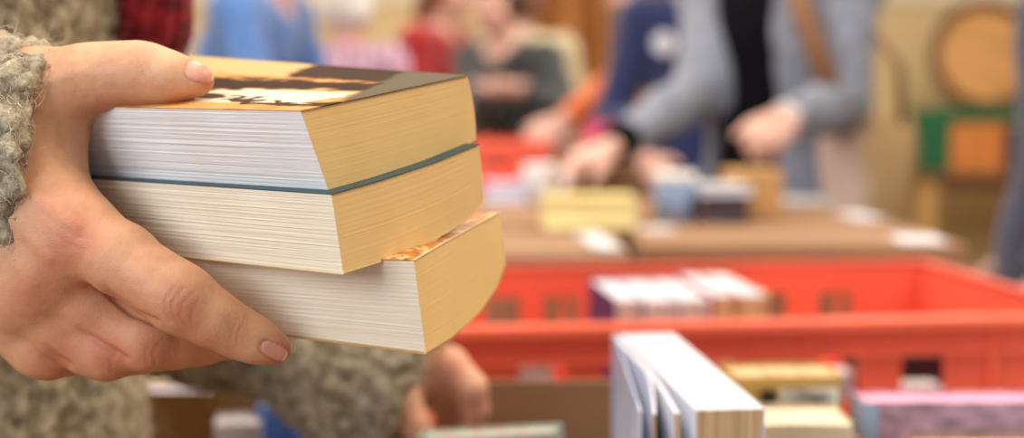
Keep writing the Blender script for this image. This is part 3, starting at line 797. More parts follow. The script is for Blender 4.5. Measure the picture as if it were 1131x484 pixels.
# loose fibres and curls of the wool
px_, py_, pd_ = proj(CV2)
fc = CV2[CQ].mean(1); fx, fy, fdp = proj(fc); fn = normals(CV2, CQ)[CQ[:, 0]]
fn = fn/np.linalg.norm(fn, axis=1, keepdims=True)
areaq = np.linalg.norm(np.cross(CV2[CQ[:, 2]]-CV2[CQ[:, 0]], CV2[CQ[:, 3]]-CV2[CQ[:, 1]]), axis=1)
def fibres(sel, count, ln, rad, segs, curl, lift, seedv):
    rg = np.random.default_rng(seedv); p = areaq*sel; p = p/p.sum(); ids = rg.choice(len(CQ), count, p=p)
    V, Q = [], []
    pos = fc[ids]+rg.normal(0, .0015, (count, 3)); n = fn[ids]
    t = rg.normal(0, 1, (count, 3)); t -= n*(t*n).sum(1, keepdims=True); t /= np.linalg.norm(t, axis=1, keepdims=True)
    b = np.cross(n, t); L = ln*rg.uniform(.5, 1.5, count); d = unit_rows(t+n*lift*rg.uniform(.2, 1.6, (count, 1)))
    ring = []
    P = pos.copy()-n*.0006
    ph = rg.uniform(0, 6.28, count); turn = rg.normal(0, curl, count)
    for s in range(segs+1):
        r = rad*(1-.55*s/segs)
        a1 = unit_rows(np.cross(d, rg.normal(0, 1, (count, 3))*0+b+.01)); a2 = np.cross(d, a1)
        ring.append([P+(a1*math.cos(k*2.0944)+a2*math.sin(k*2.0944))*r for k in range(3)])
        P = P+d*(L/segs)[:, None]
        ang = turn+rg.normal(0, curl*.4, count)
        d = unit_rows(d*np.cos(ang)[:, None]+np.cross(n, d)*np.sin(ang)[:, None]-n*.12*curl)
    A = np.array(ring)   # segs+1,3,count,3
    A = A.transpose(2, 0, 1, 3).reshape(-1, 3); m = (segs+1)*3
    base = (np.arange(count)*m)[:, None]
    q = []
    for s in range(segs):
        for k in range(3): q.append([s*3+k, s*3+(k+1) % 3, (s+1)*3+(k+1) % 3, (s+1)*3+k])
    q = np.array(q).reshape(1, -1, 4)
    return A, (base[:, :, None]+q).reshape(-1, 4)
def unit_rows(a): return a/np.maximum(np.linalg.norm(a, axis=1, keepdims=True), 1e-9)
near = (fc[:, 1] < .76) & (fc[:, 0] > -.36)
torso_sel = (fc[:, 0] > -.36) & (fc[:, 1] >= .70) & (fc[:, 2] > .9)
parts = [fibres(near*1.0, 15000, .008, .00020, 6, .8, .5, 1), fibres(near*1.0, 4200, .014, .00007, 6, .35, 1.0, 2),
         fibres(torso_sel*1.0, 12000, .012, .00030, 5, .8, .5, 3), fibres(torso_sel*1.0, 2500, .022, .00012, 6, .35, 1.0, 4)]
VV, QQ, o = [], [], 0
for V_, Q_ in parts: VV.append(V_); QQ.append(Q_+o); o += len(V_)
me = np_mesh('wool_fuzz', np.vstack(VV)-np.array(hb), np.vstack(QQ))
fz = link('wool_fuzz', me, M_FIB, cardigan); tag(fz, 'fine pale fibres standing off the wool', None, None, 'stuff')
# scarf
M_SCARF = mat('scarf_wine', (150, 22, 34), .9, .3, 60, bump=.6, bscale=300, spec=.15, rgb2=(70, 6, 14), sheen=.15)
sv = Vol(); nk = JH['neck']+UZ*.045
ringp = [nk+np.array([math.cos(a)*.095+.01, math.sin(a)*.088, .018*math.cos(a)*-1-.01]) for a in np.linspace(0, 2*math.pi, 18)]
sv.chain(ringp, [.036]*18, .02)
tail = [nk+np.array([.095, .02, -.02]), np.array([-.225, .865, 1.36]), at(158, -12, .87), at(163, 20, .875), at(160, 48, .88), at(150, 95, .885), at(146, 150, .885)]
sv.chain(tail, [.03, .028, .023, .0215, .0185, .017, .018], .02)
tail2 = [p+np.array([-.012, .035, 0]) for p in tail[:-1]]; sv.chain(tail2, [.03, .028, .022, .020, .018, .018], .015)
SV, SQ = sv.mesh(.004, None, 2); SN = normals(SV, SQ)
rib = np.sin((SV[:, 0]*.5+SV[:, 1])*520+np.array([mnoise.noise(Vector(p*30)) for p in SV])*3)*.0022+np.array([mnoise.noise(Vector(p*150)) for p in SV])*.0022
me = np_mesh('scarf', SV+SN*rib[:, None]-np.array(hb), SQ); link('scarf', me, M_SCARF, holder)
M_DENIM = fabric('denim_blue', (52, 62, 88)); M_SHOE = mat('shoe_leather_brown', (70, 48, 36), .45, .2); M_HAIR_BROWN = mat('hair_brown', (88, 58, 38), .5, .3, 90, stretch=(1, 1, .15))
tv = Vol(); tv.ell(JH['pel'], (.165, .128, .13), None, .05); tv.P += v_legs(JH, .04).inflate(.014).P
vol_obj('trousers', tv, .011, M_DENIM, holder, lambda F, X, Y, Z: np.maximum(np.maximum(F, .075-Z), Z-1.0))
shoes(JH, M_SHOE, holder)
hair_obj(JH, M_HAIR_BROWN, holder, .14)
# ================================================================== room
def struct(name, bm, m): 
    o = obj(name, bm, m); o['kind'] = 'structure'; return o
XL, XR, YB, YF, ZC = -3.6, 4.2, 7.6, -2.6, 3.3
def boards_mat():
    m, nt, b = newmat('floor_boards'); N, L = nt.nodes, nt.links
    tc = N.new('ShaderNodeTexCoord'); br = N.new('ShaderNodeTexBrick'); br.inputs['Scale'].default_value = 1; br.inputs['Brick Width'].default_value = 1.6; br.inputs['Row Height'].default_value = .12; br.inputs['Mortar Size'].default_value = .003
    br.inputs['Color1'].default_value = (*lin((150, 104, 66)), 1); br.inputs['Color2'].default_value = (*lin((126, 84, 52)), 1); br.inputs['Mortar'].default_value = (*lin((70, 44, 28)), 1)
    L.new(tc.outputs['Object'], br.inputs['Vector']); L.new(br.outputs['Color'], b.inputs['Base Color']); b.inputs['Roughness'].default_value = .45
    return m
bm = bmesh.new(); bx(bm, ((XL+XR)/2, (YB+YF)/2, -.05), (XR-XL+.4, YB-YF+.4, .1)); struct('floor', bm, boards_mat())
M_CEIL = mat('plaster_white', (232, 228, 218), .9, .02); bm = bmesh.new(); bx(bm, ((XL+XR)/2, (YB+YF)/2, ZC+.05), (XR-XL+.4, YB-YF+.4, .1)); struct('ceiling', bm, M_CEIL)
def wall_mat(name, lowc, upc, z):
    m, nt, b = newmat(name); N, L = nt.nodes, nt.links
    g = N.new('ShaderNodeNewGeometry'); sp = N.new('ShaderNodeSeparateXYZ'); L.new(g.outputs['Position'], sp.inputs[0])
    mr = N.new('ShaderNodeMapRange'); mr.inputs[1].default_value = z-.01; mr.inputs[2].default_value = z+.01; L.new(sp.outputs['Z'], mr.inputs[0])
    no = N.new('ShaderNodeTexNoise'); no.inputs['Scale'].default_value = 1.5; no.inputs['Detail'].default_value = 6; L.new(g.outputs['Position'], no.inputs['Vector'])
    r = N.new('ShaderNodeValToRGB'); r.color_ramp.elements[0].color = (*[x*.9 for x in lin(lowc)], 1); r.color_ramp.elements[1].color = (*lin(lowc), 1); L.new(no.outputs['Fac'], r.inputs['Fac'])
    mx = N.new('ShaderNodeMix'); mx.data_type = 'RGBA'; L.new(mr.outputs[0], mx.inputs[0]); L.new(r.outputs['Color'], mx.inputs[6]); mx.inputs[7].default_value = (*lin(upc), 1)
    L.new(mx.outputs[2], b.inputs['Base Color']); b.inputs['Roughness'].default_value = .85
    return m
MW = wall_mat('wall_paint', (216, 194, 146), (226, 216, 196), 1.70)
bm = bmesh.new(); bx(bm, ((XL+XR)/2, YB+.05, ZC/2), (XR-XL+.4, .1, ZC)); struct('wall_back', bm, MW)
bm = bmesh.new(); bx(bm, (XL-.05, (YB+YF)/2, ZC/2), (.1, YB-YF, ZC)); struct('wall_left', bm, MW)
bm = bmesh.new(); bx(bm, (XR+.05, (YB+YF)/2, ZC/2), (.1, YB-YF, ZC)); struct('wall_right', bm, MW)
M_TRIM = mat('trim_wood', (120, 82, 50), .5, .15)
bm = bmesh.new(); bx(bm, ((XL+XR)/2, YB-.008, .06), (XR-XL, .016, .12), bevel=.004); struct('baseboard_back', bm, M_TRIM)
bm = bmesh.new(); bx(bm, ((XL+XR)/2, YB-.012, 1.70), (XR-XL, .024, .04), bevel=.006); struct('trim_1', bm, mat('trim_cream', (222, 208, 178), .6, .03))
# ================================================================== tables
M_TOP = mat('table_laminate', (190, 160, 122), .5, .06, 8, stretch=(1, 12, 1)); M_METAL = mat('steel_grey', (120, 122, 126), .35, .05, metal=.8)
def table(label, x0, x1, y0, y1, z, topm=M_TOP, legm=M_METAL, legr=.018, name='folding_table', th=.028, square=False):
    cx, cy = (x0+x1)/2, (y0+y1)/2
    t = empty(name, (cx, cy, 0), 0, label, 'table')
    bm = bmesh.new(); bx(bm, (0, 0, z-th/2), (x1-x0, y1-y0, th), bevel=.005); obj('tabletop', bm, topm, t)
    bm = bmesh.new()
    for s in (-1, 1): bx(bm, (s*((x1-x0)/2-.06), 0, z-th-.02), (.025, y1-y0-.12, .04), bevel=.004); bx(bm, (0, s*((y1-y0)/2-.06), z-th-.02), (x1-x0-.12, .025, .04), bevel=.004)
    obj('apron', bm, topm if square else legm, t)
    for sx in (-1, 1):
        for sy in (-1, 1):
            bm = bmesh.new(); px_, py_ = sx*((x1-x0)/2-.06), sy*((y1-y0)/2-.06)
            if square: bx(bm, (px_, py_, (z-th)/2), (legr*2, legr*2, z-th), bevel=.004)
            else: tube(bm, [(px_, py_, .004), (px_, py_, z-th)], legr, 12)
            obj('leg', bm, legm, t)
    return t
TZ = .78
table('wooden folding table nearest the camera under the open cardboard boxes', -.10, 1.0, .60, 1.14, TZ)
table('wooden folding table under the red crate with black and white book spines', -.62, .655, 1.16, 2.76, TZ)
table('far folding table behind the rows of brown boxes', -.80, .27, 2.78, 3.60, TZ)
# ================================================================== crates and boxes
def crate(label, cx, cy, z, rotz, W, D, H, m, mrim, holes, sq=.042, back=None):
    t = empty('plastic_crate', (cx, cy, z), rotz, label, 'crate')
    th = .004
    bm = bmesh.new()
    def wall(L, put, hs):
        us = sorted({-L/2, L/2, *[q for h in hs for q in (h-sq/2, h+sq/2)]}); zs = [0, H-.078, H-.036, H]
        for i in range(len(us)-1):
            for j in range(3):
                um = (us[i]+us[i+1])/2
                if j == 1 and any(abs(um-h) < sq/2 for h in hs): continue
                put(bm, um, us[i+1]-us[i], (zs[j]+zs[j+1])/2, zs[j+1]-zs[j])
    hs = [h-W/2 for h in holes]; hb_ = [h-W/2 for h in (back or holes)]
    hd = []
    wall(W, lambda b, u, du, zz, dz: bx(b, (u, -D/2+th/2, zz), (du, th, dz)), hs)
    wall(W, lambda b, u, du, zz, dz: bx(b, (u, D/2-th/2, zz), (du, th, dz)), hb_)
    wall(D, lambda b, u, du, zz, dz: bx(b, (-W/2+th/2, u, zz), (th, du, dz)), hd)
    wall(D, lambda b, u, du, zz, dz: bx(b, (W/2-th/2, u, zz), (th, du, dz)), hd)
    bx(bm, (0, 0, .002), (W, D, .004))
    obj('crate_walls', bm, m, t)
    bm = bmesh.new()     # lip, ribs and corner posts
    for s in (-1, 1):
        bx(bm, (0, s*(D/2+.004), H-.006), (W+.024, .016, .012), bevel=.003); bx(bm, (s*(W/2+.004), 0, H-.006), (.016, D+.0, .012), bevel=.003)
        bx(bm, (0, s*(D/2+.003), H-.034), (W, .006, .004)); bx(bm, (s*(W/2+.003), 0, H-.034), (.006, D, .004))
        bx(bm, (0, s*(D/2+.003), H-.105), (W, .006, .004))
        for k in (-.5, -.22, .05, .33, .5): bx(bm, (k*W, s*(D/2+.003), H/2), (.005, .006, H))
        for k in (-.5, 0, .5): bx(bm, (s*(W/2+.003), k*D, H/2), (.006, .005, H))
    obj('rim', bm, mrim, t)
    return t
M_RED = mat('plastic_red', (242, 104, 80), .38, .04, 6, spec=.5); M_REDR = mat('plastic_red_rim', (244, 112, 84), .35, .04, 6, spec=.5)
ca = math.radians(7); FLc = np.array([-.062, 1.19]); ux = np.array([math.cos(ca), math.sin(ca)]); uy = np.array([-math.sin(ca), math.cos(ca)])
cc_ = FLc+ux*.31+uy*.20
CRZ = TZ
crate('large open red plastic crate with square holes, standing across the middle', cc_[0], cc_[1], CRZ, ca, .62, .40, .222, M_RED, M_REDR, [.09, .165, .25, .365, .448], back=[.10, .17, .25, .35, .428, .510])
crate('far red plastic crate behind the hand-held books', -.16, 3.22, TZ, .05, .46, .36, .31, M_RED, M_REDR, [.1, .23, .36])
M_CARD = mat('cardboard', (146, 110, 80), .85, .06, 12, stretch=(1, 1, 30), bump=.1, bscale=40); M_CARD2 = mat('cardboard_dark', (138, 100, 66), .85, .08, 10); M_CARD3 = mat('cardboard_pale', (154, 120, 94), .85, .05, 10)
def open_box(label, x0, x1, y0, y1, z, H, m=M_CARD, left=None):
    cx, cy = (x0+x1)/2, (y0+y1)/2; W, D = x1-x0, y1-y0; th = .004
    t = empty('cardboard_box', (cx, cy, z), 0, label, 'box')
    bm = bmesh.new(); bx(bm, (0, 0, th/2), (W, D, th))
    for s in (-1, 1):
        hh = left if (left and s < 0) else H
        bx(bm, (s*(W/2-th/2), 0, hh/2), (th, D, hh), bevel=.001); bx(bm, (0, s*(D/2-th/2), H/2), (W-2*th, th, H), bevel=.001)
    obj('box_walls', bm, m, t)
    return t
open_box('open cardboard box holding the splayed white paperback', -.05, .226, .665, 1.045, TZ, .205, left=.13)
open_box('open cardboard box at the lower right holding the pink book', .236, .62, .80, 1.06, TZ, .172)
def closed_box(label, x0, x1, y0, y1, z, H, m, rot=0):
    cx, cy = (x0+x1)/2, (y0+y1)/2; W, D = x1-x0, y1-y0
    t = empty('cardboard_box', (cx, cy, z), rot, label, 'box', 'brown cardboard boxes in rows on the tables')
    bm = bmesh.new(); bx(bm, (0, 0, H/2-.002), (W, D, H-.004), bevel=.003); obj('box_body', bm, m, t)
    for s in (-1, 1):
        bm = bmesh.new(); bx(bm, (0, s*(D/4+.001), H-.001), (W, D/2-.004, .004), Matrix.Rotation(0, 3, 'X'), bevel=.001); obj('flap', bm, m, t)
    bm = bmesh.new(); bx(bm, (0, 0, H+.0012), (W, .05, .0006)); obj('tape', bm, M_TAPE, t)
    return t
M_TAPE = mat('parcel_tape', (150, 112, 74), .4, .05)
BZ = TZ
boxes = [('right', .175, .61, 1.80, 2.09, .222, M_CARD, 'brown box of the right row, nearest the red crate'),
         ('right', .175, .605, 2.11, 2.41, .220, M_CARD2, 'brown box under the pale blue tin'),
         ('right', .17, .60, 2.43, 2.73, .218, M_CARD3, 'brown box nearest the person in the blue grey cardigan'),
         ('left', -.32, .15, 1.72, 2.03, .220, M_CARD3, 'pale brown box of the left row, nearest the red crate'),
         ('left', -.32, .15, 2.05, 2.36, .222, M_CARD, 'brown box of the left row, between the two others'),
         ('left', -.32, .15, 2.38, 2.72, .219, M_CARD3, 'brown box of the left row under the white mug')]
for _, x0, x1, y0, y1, H, m, lab in boxes: closed_box(lab, x0, x1, y0, y1, BZ, H, m)
closed_box('taller brown box on the far table under the reaching hand', .085, .262, 2.80, 3.14, TZ, .272, M_CARD2)
# ================================================================== loose books, paper, tins
M_PW = mat('pages_white', (206, 209, 224), .85, .05, 3, stretch=(160, 1, 1)); M_PT = mat('pages_tan', (214, 184, 140), .85, .10, 3, stretch=(160, 1, 1), rgb2=(170, 136, 94))
def book(label, base, rot, T, D, H, cover, pages=M_PW, fore=None, group=None, covvar=None, name='paperback_book'):
    """stands upright: thickness T along x, spine at +y, fore-edge at -y, base at z = 0"""
    t = empty(name, base, 0, label, 'book', group); t.rotation_euler = rot
    bm = bmesh.new(); ct = .0012; ins = .002
    n = 7                                                # rounded spine, gently hollow fore-edge
    prof = []
    for k in range(n): a = k/(n-1); prof.append((-T/2+ct+(T-2*ct)*a, -D/2+ins+.0035*math.sin(math.pi*a)))
    for k in range(n): a = 1-k/(n-1); prof.append((-T/2+ct+(T-2*ct)*a, D/2-.003+.002*math.sin(math.pi*a)))
    lo = [bm.verts.new((x, y, ins)) for x, y in prof]; hi = [bm.verts.new((x, y, H-ins)) for x, y in prof]
    bm.faces.new(lo[::-1]); bm.faces.new(hi)
    for k in range(len(prof)): q = (k+1) % len(prof); bm.faces.new((lo[k], lo[q], hi[q], hi[k]))
    pb = obj('page_block', bm, [pages, fore or pages], t)
    for f in pb.data.polygons:
        if abs(f.normal.z) < .5: f.material_index = 1
    bm = bmesh.new(); bx(bm, (-T/2+ct/2, 0, H/2), (ct, D, H), bevel=.0004, seg=1); bx(bm, (T/2-ct/2, 0, H/2), (ct, D, H), bevel=.0004, seg=1)
    sp = [(-T/2+T*k/8, D/2-.001+.0035*math.sin(math.pi*k/8)) for k in range(9)]
    ol = [[bm.verts.new((x, y+o, z)) for x, y in sp] for z in (0, H) for o in (0, ct)]
    for k in range(8):
        bm.faces.new((ol[0][k], ol[0][k+1], ol[2][k+1], ol[2][k])); bm.faces.new((ol[1][k], ol[3][k], ol[3][k+1], ol[1][k+1]))
        bm.faces.new((ol[2][k], ol[2][k+1], ol[3][k+1], ol[3][k])); bm.faces.new((ol[0][k], ol[1][k], ol[1][k+1], ol[0][k+1]))
    obj('cover', bm, cover, t)
    return t
def cov(name, c, **k): return mat(name, c, k.pop('rough', .35), k.pop('var', .08), k.pop('scale', 20), **k)
FZ = TZ+.0045
# splayed white paperback in the front box: spine away from the camera, left cover hanging open, leaves fanned
def splayed(base, rz):
    T, D, H = .050, .225, .258
    t = empty('paperback_book', base, rz, 'white paperback standing open in the box, front cover and leaves splayed', 'book')
    def slab(name, x, w, off_near, start, power, m, d=D, h=H, mats=None):
        """a sheaf hinged at the spine: straight up to 'start', then bending off to the left by off_near at the fore-edge"""
        bm = bmesh.new(); n = 14; rows = []
        for k in range(n+1):
            s = k/n; y = D/2-s*d; o = -off_near*max(0, (s-start)/(1-start))**power
            rows.append(((x-w/2+o, y), (x+w/2+o, y)))
        vl = [[[bm.verts.new((p[0], p[1], z)) for p in r] for r in rows] for z in (0, h)]
        for k in range(n):
            a, b = vl
            bm.faces.new((a[k][0], a[k+1][0], b[k+1][0], b[k][0])); bm.faces.new((a[k][1], b[k][1], b[k+1][1], a[k+1][1]))
            bm.faces.new((b[k][0], b[k+1][0], b[k+1][1], b[k][1])); bm.faces.new((a[k][0], a[k][1], a[k+1][1], a[k+1][0]))
        for k in (0, n): bm.faces.new((vl[0][k][0], vl[0][k][1], vl[1][k][1], vl[1][k][0]))
        o = obj(name, bm, m, t)
        if mats:
            for f in o.data.polygons:
                if abs(f.normal.z) < .5 and abs(f.normal.y) > .7: f.material_index = 1
        return o
    slab('page_block', .006, .036, 0, 0, 1, [M_PW, M_PT], mats=1)
    slab('back_cover', .0247, .0012, 0, 0, 1, cov('cover_white', (226, 228, 236)))
    slab('front_cover', -.0175, .0012, .024, .05, 1, cov('cover_blue_white', (150, 168, 214), scale=14, rgb2=(214, 220, 236)))
    for x, w, o, st, pw in ((-.0163, .0020, .0175, .52, 1.15), (-.0141, .0030, .0075, .50, 1.2)): slab('leaf_clump', x, w, o, st, pw, [M_PW, M_PT], d=D-.002, h=H-.002, mats=1)
    bm = bmesh.new(); bx(bm, (.0035, D/2+.001, H/2), (.043, .0016, H), bevel=.0005); obj('spine', bm, cov('cover_white', (226, 228, 236)), t)
    return t
splayed((.098, .815, FZ+.0), math.radians(5.5))
G_FRONT = 'books in the open cardboard boxes'
M_TEXTCOV = mat('cover_mauve_print', (200, 160, 182), .4, .3, 55, rgb2=(146, 126, 132), stretch=(1, 1, 2.2))
M_YELCOV = cov('cover_ochre', (214, 172, 96)); M_MINT = mat('cover_mint_flecked', (150, 178, 162), .5, .1, 130, rgb2=(176, 138, 126))
rx = (0, 0, math.pi/2)   # cover towards the camera
book('mint green flecked book beside the reaching hand', (-.001, .86, FZ), (math.radians(-3), 0, math.pi/2), .024, .090, .207, M_MINT, M_MINT, None, G_FRONT)
book('ochre yellow book with a black and white patch, right of the splayed paperback', (.186, .925, FZ), (0, 0, math.radians(3)), .074, .040, .234, M_YELCOV, M_PT, M_YELCOV, G_FRONT)
book('cream page edges of a book in front of the ochre yellow book', (.184, .860, FZ), (0, 0, 0), .060, .050, .218, cov('cover_cream_pale', (232, 214, 184)), cov('pages_cream', (236, 216, 182)), None, G_FRONT)
pk = book('pink topped book with a mauve printed cover at the lower right', (.3475, .932, FZ), (0, 0, -math.pi/2), .033, .215, .213, M_TEXTCOV, cov('pages_pink', (232, 150, 190)), cov('pages_blue_pale', (170, 196, 226)), G_FRONT)
book('tan book whose top edge shows in front of the pink topped book', (.335, .835, FZ), rx, .022, .17, .207, cov('cover_tan_dark', (150, 108, 62)), M_PT, None, G_FRONT)
bm = bmesh.new(); bx(bm, (.0171, -.1015, .106), (.0008, .011, .210)); q_ = obj('cover_strip', bm, cov('strip_pale_blue', (176, 206, 236)), pk); q_['label'] = 'pale blue strip at the left end'
# black and white printed patch on the ochre book
yb = [o for o in COL.objects if o.get('label', '').startswith('ochre yellow')][0]
bm = bmesh.new(); bx(bm, (.014, -.0218, .205), (.040, .001, .040)); p1 = obj('printed_patch', bm, mat('patch_print', (222, 214, 200), .5, .5, 70, rgb2=(90, 80, 78)), yb); p1['label'] = 'white patch with grey print'
bm = bmesh.new(); bx(bm, (-.014, -.0218, .208), (.010, .001, .032)); p2 = obj('printed_bar', bm, cov('ink_black', (40, 36, 34)), yb); p2['label'] = 'black bar'
# books in the red crate
G_CR = 'books standing in the red crate'
def cr(u, v): return FLc+ux*u+uy*v
def cbook(label, u, v, T, D, H, cover, pages=M_PW, fore=None, rz=0, tilt=0):
    p = cr(u, v); return book(label, (p[0], p[1], CRZ+.0045), (0, tilt, ca+rz), T, D, H, cover, pages, fore, G_CR)
M_PV = mat('pages_grey_streaked', (214, 202, 190), .85, .12, 3, stretch=(260, 1, 1), rgb2=(150, 140, 138))
cbook('white topped book with a navy cover in the red crate, leftmost', .205, .245, .030, .155, .212, cov('cover_navy', (40, 46, 110)), M_PW, M_PV)
cbook('white topped book in the red crate, right of the navy covered one', .238, .243, .034, .155, .211, cov('cover_white_dull', (206, 204, 212)), M_PW, M_PV)
cbook('white topped book in the red crate, left of the red spined one', .274, .245, .032, .155, .211, cov('cover_white_dull', (206, 204, 212)), M_PW, M_PV)
cbook('white topped book with a red cover in the red crate', .308, .262, .026, .170, .214, cov('cover_red', (196, 48, 44)), M_PW, M_PT)
cbook('white topped book with tan page edges, rightmost of those in the red crate', .340, .264, .034, .170, .213, cov('cover_tan3', (200, 160, 104)), M_PW, M_PT)
# low books seen through the holes of the crate
for (lab, u, c, c2, H) in (('low white book behind the left front hole of the red crate', .075, (236, 236, 244), (225, 228, 240), .205),
                       ('low orange topped book behind the middle front hole of the red crate', .360, (222, 96, 50), (200, 200, 206), .165),
                       ('low black and white book behind the right front hole of the red crate', .448, (44, 40, 46), (236, 232, 232), .150)):
    p = cr(u, .026)
    book(lab, (p[0], p[1], CRZ+.0045), (0, 0, ca), .052, .034, H, cov('cover_'+lab.split()[1]+'_low', c), cov('pages_'+lab.split()[1]+'_low', c2), cov('pages_'+lab.split()[1]+'_low', c2), G_CR)
p = cr(.455, .085)
book('low black book further back behind the right front hole of the red crate', (p[0], p[1], CRZ+.0045), (0, 0, ca), .090, .050, .190, cov('cover_black_low', (40, 38, 44)), cov('pages_dark_low', (40, 38, 44)), None, G_CR)
# low books on the left, under the reaching sleeve
G_L = 'books on the table below the reaching sleeve'
book('brown book with a lilac white top below the reaching sleeve', (-.285, 1.225, TZ+.0005), (0, 0, math.pi/2), .030, .120, .158, cov('cover_brown', (132, 92, 46)), cov('pages_lilac', (206, 204, 230)), None, G_L)
book('pale grey book right of the brown one below the sleeve', (-.243, 1.185, TZ+.0005), (0, 0, math.radians(8)), .040, .040, .140, cov('cover_pale_grey', (186, 186, 196)), cov('pages_grey', (190, 186, 190)), cov('cover_pale_grey', (186, 186, 196)), G_L)
book('bright blue book right of the pale grey one below the sleeve', (-.205, 1.225, TZ+.0005), (0, 0, math.radians(-6)), .038, .080, .150, cov('cover_blue', (54, 110, 206)), cov('pages_blueish', (120, 160, 220)), cov('cover_blue', (54, 110, 206)), G_L)
book('orange tan book at the right end below the sleeve', (-.168, 1.19, TZ+.0005), (0, 0, math.radians(4)), .024, .080, .125, cov('cover_orange_tan', (220, 158, 84)), M_PT, None, G_L)
# things lying on the boxes
BT = BZ+.2235
ly = (math.pi/2, 0, 0)
yl = book('thick pale yellow book lying on the brown boxes', (.128, 2.215, BZ+.2255), (0, -math.pi/2, math.pi/2), .046, .130, .140, cov('cover_pale_yellow', (244, 228, 150)), cov('pages_pale_yellow', (246, 232, 168)), None)
yl.location = (.196, 2.20, BZ+.2235+.024)
bm = bmesh.new(); bx(bm, (0, 0, -.0012), (.047, .126, .002)); e_ = obj('pink_end', bm, cov('pink_paper', (236, 170, 160)), yl); bpy.data.objects.remove(e_)
def lie(label, x, y, z, rz, T, D, H, cover, pages, group=None, name='paperback_book'):
    """flat on its back cover: long side along x, fore-edge towards the camera"""
    o = book(label, (0, 0, 0), (0, 0, 0), T, D, H, cover, pages, None, group, name=name)
    o.matrix_world = Matrix.Translation((x, y, z+T/2)) @ Matrix.Rotation(rz, 4, 'Z') @ Matrix(((0, 0, 1, -H/2), (0, 1, 0, 0), (-1, 0, 0, 0), (0, 0, 0, 1)))
    return o
bpy.data.objects.remove([c for c in yl.children if c.name.startswith('page')][0]); [bpy.data.objects.remove(c) for c in list(yl.children)]; bpy.data.objects.remove(yl)
lie('thick pale yellow book lying across the brown boxes', .118, 2.08, BZ+.2235, .03, .046, .10, .140, cov('cover_pale_yellow', (246, 232, 150)), cov('pages_pale_yellow', (248, 236, 166)))
# tin, dark book and tan carton
tn = empty('tin', (.262, 2.18, BZ+.2225), 0, 'pale blue round tin with a white lid on the brown boxes', 'tin')
bm = bmesh.new(); lathe(bm, [(.030, 0), (.034, .002), (.034, .066), (.033, .068)], 36); obj('tin_body', bm, mat('tin_blue', (158, 186, 230), .4, .1), tn, True)
bm = bmesh.new(); lathe(bm, [(.0352, .062), (.0352, .074), (.033, .077), (.004, .078)], 36); obj('lid', bm, mat('lid_white', (238, 238, 240), .4, .03), tn, True)
lie('dark purple book lying beside the pale blue tin', .337, 2.17, BZ+.2225, -.05, .042, .10, .075, cov('cover_dark_purple', (58, 46, 72)), cov('pages_dark', (74, 58, 70)))
lie('white leaflets lying on the dark purple book', .335, 2.19, BZ+.2650, .10, .014, .11, .085, cov('cover_white', (226, 228, 236)), M_PW, name='leaflet_stack')
ct = empty('carton', (.402, 2.28, BZ+.2225), .08, 'small tan carton behind the pale blue tin', 'carton')
bm = bmesh.new(); bx(bm, (0, 0, .037), (.085, .09, .074), bevel=.002); obj('carton_body', bm, mat('carton_tan', (196, 152, 100), .8, .08), ct)
bm = bmesh.new(); bx(bm, (0, -.022, .0752), (.085, .043, .002)); bx(bm, (0, .022, .0752), (.085, .043, .002)); obj('flap', bm, mat('carton_tan', (196, 152, 100), .8, .08), ct)
lie('lilac white stack of paper at the left end of the box row', -.012, 2.60, BZ+.2215, .02, .034, .12, .080, cov('cover_lilac', (200, 200, 226)), cov('pages_lilac', (206, 204, 230)), name='paper_stack')
mg = empty('mug', (.052, 2.58, BZ+.2215), 0, 'white mug standing on the left row of brown boxes', 'mug')
bm = bmesh.new(); lathe(bm, [(.026, 0), (.031, .003), (.032, .066), (.0325, .070), (.029, .070), (.028, .008), (.004, .006)], 36); obj('mug_body', bm, mat('ceramic_white', (238, 238, 240), .25, .02), mg, True)
bm = bmesh.new(); tube(bm, [(.031, 0, .056), (.048, 0, .054), (.054, 0, .036), (.047, 0, .018), (.031, 0, .016)], .005, 10); obj('handle', bm, mat('ceramic_white', (238, 238, 240), .25, .02), mg, True)
# white paper labels
M_PAPER = mat('paper_white', (208, 210, 220), .7, .03)
def label_card(label, x, y, z, sx, sy, rz, fold=.03):
    t = empty('paper_label', (x, y, z), rz, label, 'label', 'white paper labels on the brown boxes')
    bm = bmesh.new(); bx(bm, (0, 0, .0015), (sx, sy, .002)); 
    vs = bx(bm, (0, -sy/2-.001, -fold/2+.0025), (sx, .0015, fold)) if fold else None
    obj('card', bm, M_PAPER, t); return t
label_card('white paper label on the corner of the brown box nearest the red crate', .565, 1.88, BZ+.2225, .062, .10, -.1, 0)
label_card('white paper label on the middle brown box of the right row', .572, 2.23, BZ+.2225, .05, .12, .1, 0)
label_card('white paper label on the box beside the person in the blue grey cardigan', .535, 2.56, BZ+.2225, .11, .16, .0, 0)
label_card('white paper label between the two rows of brown boxes', .118, 1.86, BZ+.2225, .035, .20, .10, 0)
label_card('white paper label beside the pale yellow book', .215, 2.02, BZ+.2225, .05, .06, .2, 0)
# pink book leaning up on the far box
book('pink book standing on the taller far box, beside the orange sleeve', (.212, 3.06, TZ+.2745), (0, 0, math.pi/2+.1), .030, .085, .085, cov('cover_pink', (238, 96, 140)), M_PW)
